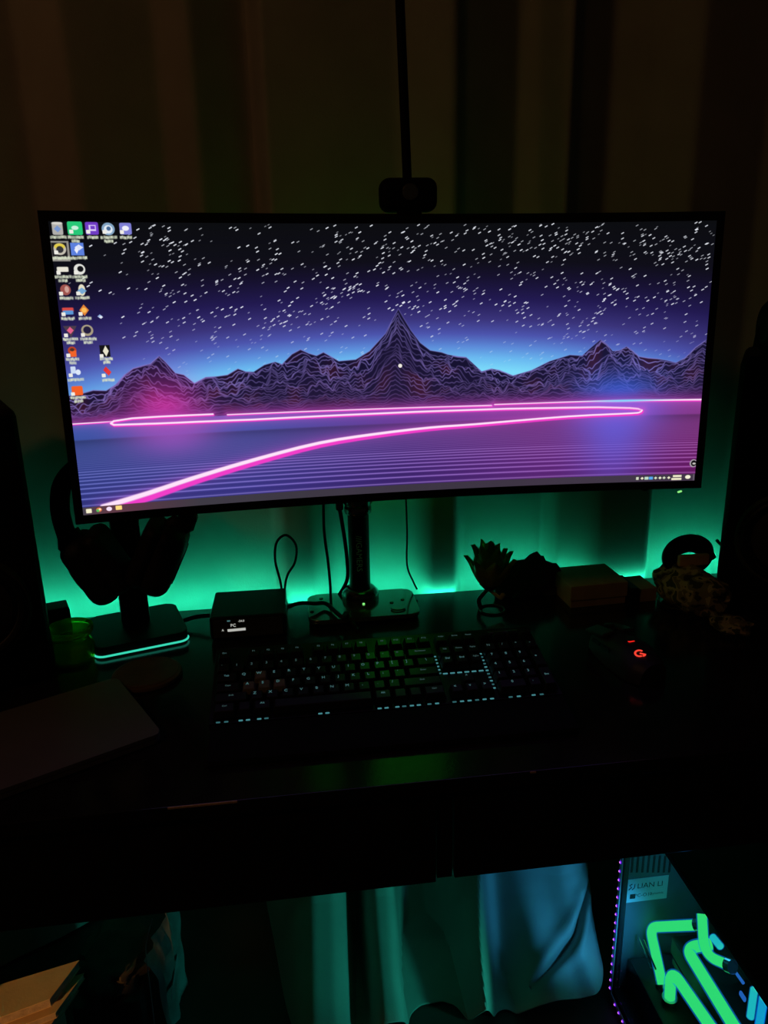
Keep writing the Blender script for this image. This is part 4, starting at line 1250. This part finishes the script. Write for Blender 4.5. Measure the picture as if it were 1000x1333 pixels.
# ================================================================== under the desk, left: cardboard stack, storage box, cable
s0, s1, s2 = on(103, 1248, 0.27), on(65, 1298, 0.27), on(0, 1282, 0.27)
lowx = -0.50
st_layers = [(0.0, 0.252, 0.268, 'cardpale', 'topmost flat sheet of pale cardboard in the lower left stack'),
             (0.006, 0.236, 0.249, 'cardpale', 'second sheet of pale cardboard from the top of the stack'),
             (-0.004, 0.220, 0.234, 'cardpale', 'third sheet of pale cardboard from the top of the stack')]
for k, (off, za, zb, m, lb) in enumerate(st_layers):
    a, b = on(103, 1248, 0.27), on(65, 1298, 0.27)
    c = on(-60, 1298, 0.27); d_ = on(-85, 1354, 0.27)
    t = thing('cardboard_sheet', lb, 'cardboard', (a.x, a.y, za), (0, 0, 0.03 * (k - 0.5) * (k > 0)), 'cardboard sheets in the lower left stack')
    P = [(v.x - a.x + off, v.y - a.y - 0.006 * k) for v in (a, b, d_, c)]
    h_ = zb - za - (0.002 if k == 0 else 0.003)
    obj('top_liner', slab(P, h_, h_ + 0.0012), M[m], t, smooth=False)
    cr = (sum(p[0] for p in P) / 4, sum(p[1] for p in P) / 4)
    P2 = [(cr[0] + (p[0] - cr[0]) * 0.985, cr[1] + (p[1] - cr[1]) * 0.985) for p in P]
    obj('core', slab(P2, 0.0012, h_), M['cardedge'], t, smooth=False)
    obj('bottom_liner', slab(P, 0.0, 0.0012), M[m], t, smooth=False)
bx = thing('carton', 'tall carton under the cardboard sheets at lower left', 'box', (-0.455, 0.965, 0))
obj('body', B((0, 0, 0.107), (0.115, 0.082, 0.214), 0.002), M['cardedge'], bx)
obj('flap', B((0, 0, 0.2155), (0.114, 0.081, 0.0025)), M['card'], bx)

sbx = thing('storage_box', 'dark fabric storage box under the desk beside the cardboard stack', 'storage box', (-0.345, 1.115, 0))
obj('body', B((0, 0, 0.075), (0.112, 0.16, 0.15), 0.008), M['box'], sbx)
bm = lump(0.060, 0.075, 0.030, 1.7, 0.25, -0.6); xf(bm, bm.verts, (0, 0, 0.165))
obj('contents', bm, M['box'], sbx)['label'] = 'dark crumpled cloth heaped on top'
wr = thing('wrapped_panel', 'crinkled pale wrapped panel beside the storage box, lit teal', 'panel', (-0.262, 1.13, 0))
bm = bmesh.new(); nz, ny = 24, 14; G = []
for j in range(nz + 1):
    z = 0.001 + 0.21 * j / nz; row = []
    for i in range(ny + 1):
        t = i / ny
        y = -0.075 + 0.16 * t
        cr = 0.0045 * math.sin(t * 17 + 0.8 * math.sin(z * 21)) + 0.0025 * math.sin(t * 31 + z * 40)
        inset = -0.018 * max(0, (z - 0.17) / 0.04) * (1 - t)
        row.append(bm.verts.new((cr + 0.036 * t * 0.4 + inset, y, z)))
    G.append(row)
for j in range(nz):
    for i in range(ny):
        bm.faces.new((G[j][i], G[j][i + 1], G[j + 1][i + 1], G[j + 1][i]))
bmesh.ops.solidify(bm, geom=bm.faces[:], thickness=0.010)
obj('wrapping', bm, M['wrap'], wr)
obj('tape', B((0.0112, 0.0, 0.10), (0.0008, 0.10, 0.012)), M['grey'], wr, smooth=False)
cable('thin pale cable hanging before the storage box', [at(198, 1196, 1.02), at(192, 1220, 1.02), at(190, 1240, 1.02), at(196, 1290, 1.02), at(203, 1350, 1.02)], 0.0009, 'grey')

# ================================================================== computer case
GX, CY0, CY1, CT = 0.532, 0.600, 1.052, 0.434
CX1 = 0.800
pcs = thing('computer_case', 'black glass-sided computer case with glowing green coolant tubes', 'computer', (GX, 0.82, 0))


def Q(p):
    p = Vector(p); return Vector((p.x - GX, p.y - 0.82, p.z))


cxm, cym = (GX + CX1) / 2, (CY0 + CY1) / 2
obj('top_panel', B(Q((cxm + 0.004, cym, CT - 0.006)), (CX1 - GX - 0.004, CY1 - CY0, 0.012), 0.002), M['blackm'], pcs)
obj('bottom_panel', B(Q((cxm, cym, 0.022)), (CX1 - GX, CY1 - CY0, 0.016), 0.002), M['casemetal'], pcs)
for fx in (GX + 0.03, CX1 - 0.03):
    for fy in (CY0 + 0.04, CY1 - 0.04):
        obj('foot', LT([(0, 0), (0.014, 0), (0.012, 0.014), (0, 0.014)], 16, Q((fx, fy, 0))), M['rubber'], pcs)
obj('far_side_panel', B(Q((CX1 - 0.002, cym, CT / 2 + 0.01)), (0.004, CY1 - CY0 - 0.01, CT - 0.04), 0.001), M['casemetal'], pcs)
bp = obj('back_panel', B(Q((cxm + 0.002, CY1 - 0.004, CT / 2 + 0.010)), (CX1 - GX - 0.014, 0.004, CT - 0.04), 0.001), M['caseback'], pcs)
for k in range(9):
    u = 816 + k * 7.0
    p = at(u, 1127, CY1 - 0.006)
    obj('slot', B(Q((p.x, CY1 - 0.0064, p.z + 0.004)), (0.0042, 0.0012, 0.036), 0.0005, 1), M['ink'], bp, smooth=False)
for y in (CY0 + 0.004, CY1 - 0.004):
    obj('corner_post', B(Q((GX + 0.006, y, CT / 2 + 0.009)), (0.010, 0.008, CT - 0.042), 0.001), M['casemetal'], pcs)
obj('glass_panel', B(Q((GX + 0.0016, cym, CT / 2 + 0.008)), (0.003, CY1 - CY0 - 0.002, CT - 0.030)), M['glass'], pcs, smooth=False)
obj('front_panel', B(Q((cxm + 0.004, CY0 + 0.003, CT / 2 + 0.010)), (CX1 - GX - 0.012, 0.004, CT - 0.04)), M['glass'], pcs, smooth=False)
# board, graphics card and cooling block behind the glass
bd_ = obj('motherboard', B(Q((0.690, 0.885, 0.245)), (0.004, 0.27, 0.30), 0.001), M['pcb'], pcs)
for k in range(4):
    obj('memory_stick', B(Q((0.672, 0.80 - 0.012 * k, 0.30)), (0.032, 0.006, 0.13), 0.001), M['casemetal'], bd_)
obj('cooling_block', B(Q((0.668, 0.905, 0.30)), (0.038, 0.075, 0.075), 0.006), M['casemetal'], bd_)
gp = obj('graphics_card', B(Q((0.655, 0.86, 0.165)), (0.095, 0.28, 0.034), 0.003), M['casemetal'], pcs)
obj('fin_stack', B(Q((0.655, 0.86, 0.140)), (0.095, 0.26, 0.012), 0.001), M['pcb'], gp)
obj('card_light', B(Q((0.6068, 0.78, 0.166)), (0.0016, 0.10, 0.004), 0.0005), M['bluelit'], gp)
obj('drive_shroud', B(Q((0.655, 0.87, 0.065)), (0.20, 0.34, 0.070), 0.003), M['casemetal'], pcs)
# sticker on the back panel
pa, pb_, pcn = at(812, 1146, CY1 - 0.007), at(871, 1139, CY1 - 0.007), at(811, 1176, CY1 - 0.007)
sw, sh = pb_.x - pa.x, pa.z - pcn.z
sc_ = Vector(((pa.x + pb_.x) / 2, CY1 - 0.0068, (pa.z + pcn.z) / 2))
sk = obj('sticker', B(Q(sc_), (sw, 0.0006, sh), 0.0002, 1), M['sticker'], pcs, smooth=False)
sk['label'] = 'pale maker sticker'
qs = Q(sc_)
text('sticker_print', 'LIAN LI', sh * 0.30, M['ink'], sk, (qs.x + sw * 0.10, qs.y - 0.0004, qs.z + sh * 0.17), (PI / 2, 0, 0), 0.00005)
lgm = TB([(qs.x - sw * 0.30, qs.y - 0.0005, qs.z + sh * 0.30), (qs.x - sw * 0.36, qs.y - 0.0005, qs.z + sh * 0.24), (qs.x - sw * 0.31, qs.y - 0.0005, qs.z + sh * 0.16), (qs.x - sw * 0.37, qs.y - 0.0005, qs.z + sh * 0.06)], 0.0009, 6)
tube(lgm, [(qs.x - sw * 0.24, qs.y - 0.0005, qs.z + sh * 0.28), (qs.x - sw * 0.25, qs.y - 0.0005, qs.z + sh * 0.12), (qs.x - sw * 0.30, qs.y - 0.0005, qs.z + sh * 0.05)], 0.0008, 6)
obj('sticker_print', lgm, M['ink'], sk)
obj('sticker_print', B((qs.x - sw * 0.27, qs.y - 0.0005, qs.z - sh * 0.24), (sw * 0.12, 0.0004, sh * 0.20)), M['ink'], sk, smooth=False)
text('sticker_print', 'PC-O11', sh * 0.20, M['ink'], sk, (qs.x - sw * 0.03, qs.y - 0.0004, qs.z - sh * 0.23), (PI / 2, 0, 0), 0.00005)
text('sticker_print', 'Dynamic', sh * 0.15, M['ink'], sk, (qs.x + sw * 0.26, qs.y - 0.0004, qs.z - sh * 0.22), (PI / 2, 0, 0), 0.00002)


# coolant tubes: clear wall with a glowing core
def coolant(pts, r=0.0068, rc=0.03, m='core', wall='tubewall', ends=(True, True)):
    P = round_corners([Q(p) for p in pts], rc, 10)
    t = obj('coolant_tube', TB(P, r, 16), M[wall], pcs)
    obj('coolant', TB(P, r * 0.80, 14), M[m], t)
    for e, i, j in ((ends[0], 0, 1), (ends[1], -1, -2)):
        if e:
            d = (P[j] - P[i]).normalized()
            obj('fitting', TB([P[i] - d * 0.006, P[i] + d * 0.004], r * 1.18, 18), M['fitting'], t)
    return t


coolant([atx(910, 1204, 0.632), atx(846, 1207, 0.588), atx(853, 1238, 0.588), atx(863, 1284, 0.588)], 0.0100, 0.034)
coolant([atx(872, 1300, 0.585), atx(874, 1262, 0.580), atx(936, 1352, 0.580), atx(970, 1400, 0.580)], 0.0108, 0.030)
coolant([atx(925, 1229, 0.630), atx(893, 1234, 0.600), atx(962, 1346, 0.600), atx(990, 1392, 0.600)], 0.0110, 0.034, ends=(False, True))
coolant([atx(914, 1190, 0.588), atx(917, 1243, 0.578), atx(950, 1257, 0.592)], 0.0086, 0.026, ends=(False, True))
coolant([atx(928, 1220, 0.655), atx(938, 1232, 0.655)], 0.0070, 0.01, 'core2', ends=(False, False))
coolant([atx(982, 1288, 0.640), atx(977, 1324, 0.640)], 0.0062, 0.01, 'core2', 'tubewall', (False, False))
coolant([atx(994, 1300, 0.640), atx(986, 1352, 0.640)], 0.0066, 0.01, 'core2', 'tubewall2', (False, False))
for (u0, v0, u1, v1) in ((831, 1220, 848, 1260), (838, 1224, 854, 1262)):
    a = [Q(atx(u0, v0, 0.566)), Q(atx(u1, v1, 0.566))]
    obj('metal_pipe', TB(a, 0.0016, 8), M['fitting'], pcs)
obj('card_light', TB([Q(atx(956, 1263, 0.60)), Q(atx(968, 1280, 0.60))], 0.0022, 8), M['bluelit'], pcs)
obj('card_light', B(Q(atx(967, 1297, 0.60)), (0.004, 0.014, 0.008), 0.002), M['bluelit'], pcs)
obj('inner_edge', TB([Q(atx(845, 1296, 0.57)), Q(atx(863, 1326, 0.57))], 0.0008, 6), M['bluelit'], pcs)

# violet LED strip stuck along the rear corner and floor edge of the case
pl_ = thing('violet_led_strip', 'violet LED strip running down the rear corner of the computer case', 'led strip', (GX - 0.004, CY1 - 0.004, 0))
path = [at(806.5, 1110, CY1 - 0.004), at(805.6, 1130, CY1 - 0.004), at(801, 1210, CY1 - 0.004), at(797, 1290, CY1 - 0.004)]
ptop, pbot = path[0], Vector((GX - 0.004, CY1 - 0.004, 0.014))
xs_ = GX - 0.0035


def PQ(p):
    return Vector(p) - Vector((GX - 0.004, CY1 - 0.004, 0))


obj('carrier', B(PQ((xs_, CY1 - 0.006, 0.212)), (0.0022, 0.008, 0.40), 0.0005), M['grey'], pl_)
pts_led = [Vector((xs_ - 0.0018, CY1 - 0.006, 0.030 + 0.0185 * k)) for k in range(20)]
pts_led += [Vector((xs_ - 0.0018, CY1 - 0.030 - 0.0165 * k, 0.018)) for k in range(8)]
obj('carrier', B(PQ((xs_, CY1 - 0.10, 0.017)), (0.0022, 0.19, 0.008), 0.0005), M['grey'], pl_)
led_me = None
for p in pts_led:
    if led_me is None:
        o = obj('led', B((0, 0, 0), (0.0022, 0.0042, 0.0046), 0.0008, 1), M['purple'], pl_, loc=PQ(p)); led_me = o.data
        core_me = obj('led_core', B((-0.0012, 0, 0), (0.0010, 0.0020, 0.0020)), M['violetcore'], o, smooth=False).data
    else:
        o = link('led', led_me, None, pl_); o.location = PQ(p)
        c = link('led_core', core_me, None, o)
cable('pale cable hanging behind the computer case', [(0.585, 1.10, 0.30), (0.577, 1.12, 0.20), (0.572, 1.115, 0.10), (0.575, 1.085, 0.02)], 0.0018, 'grey')
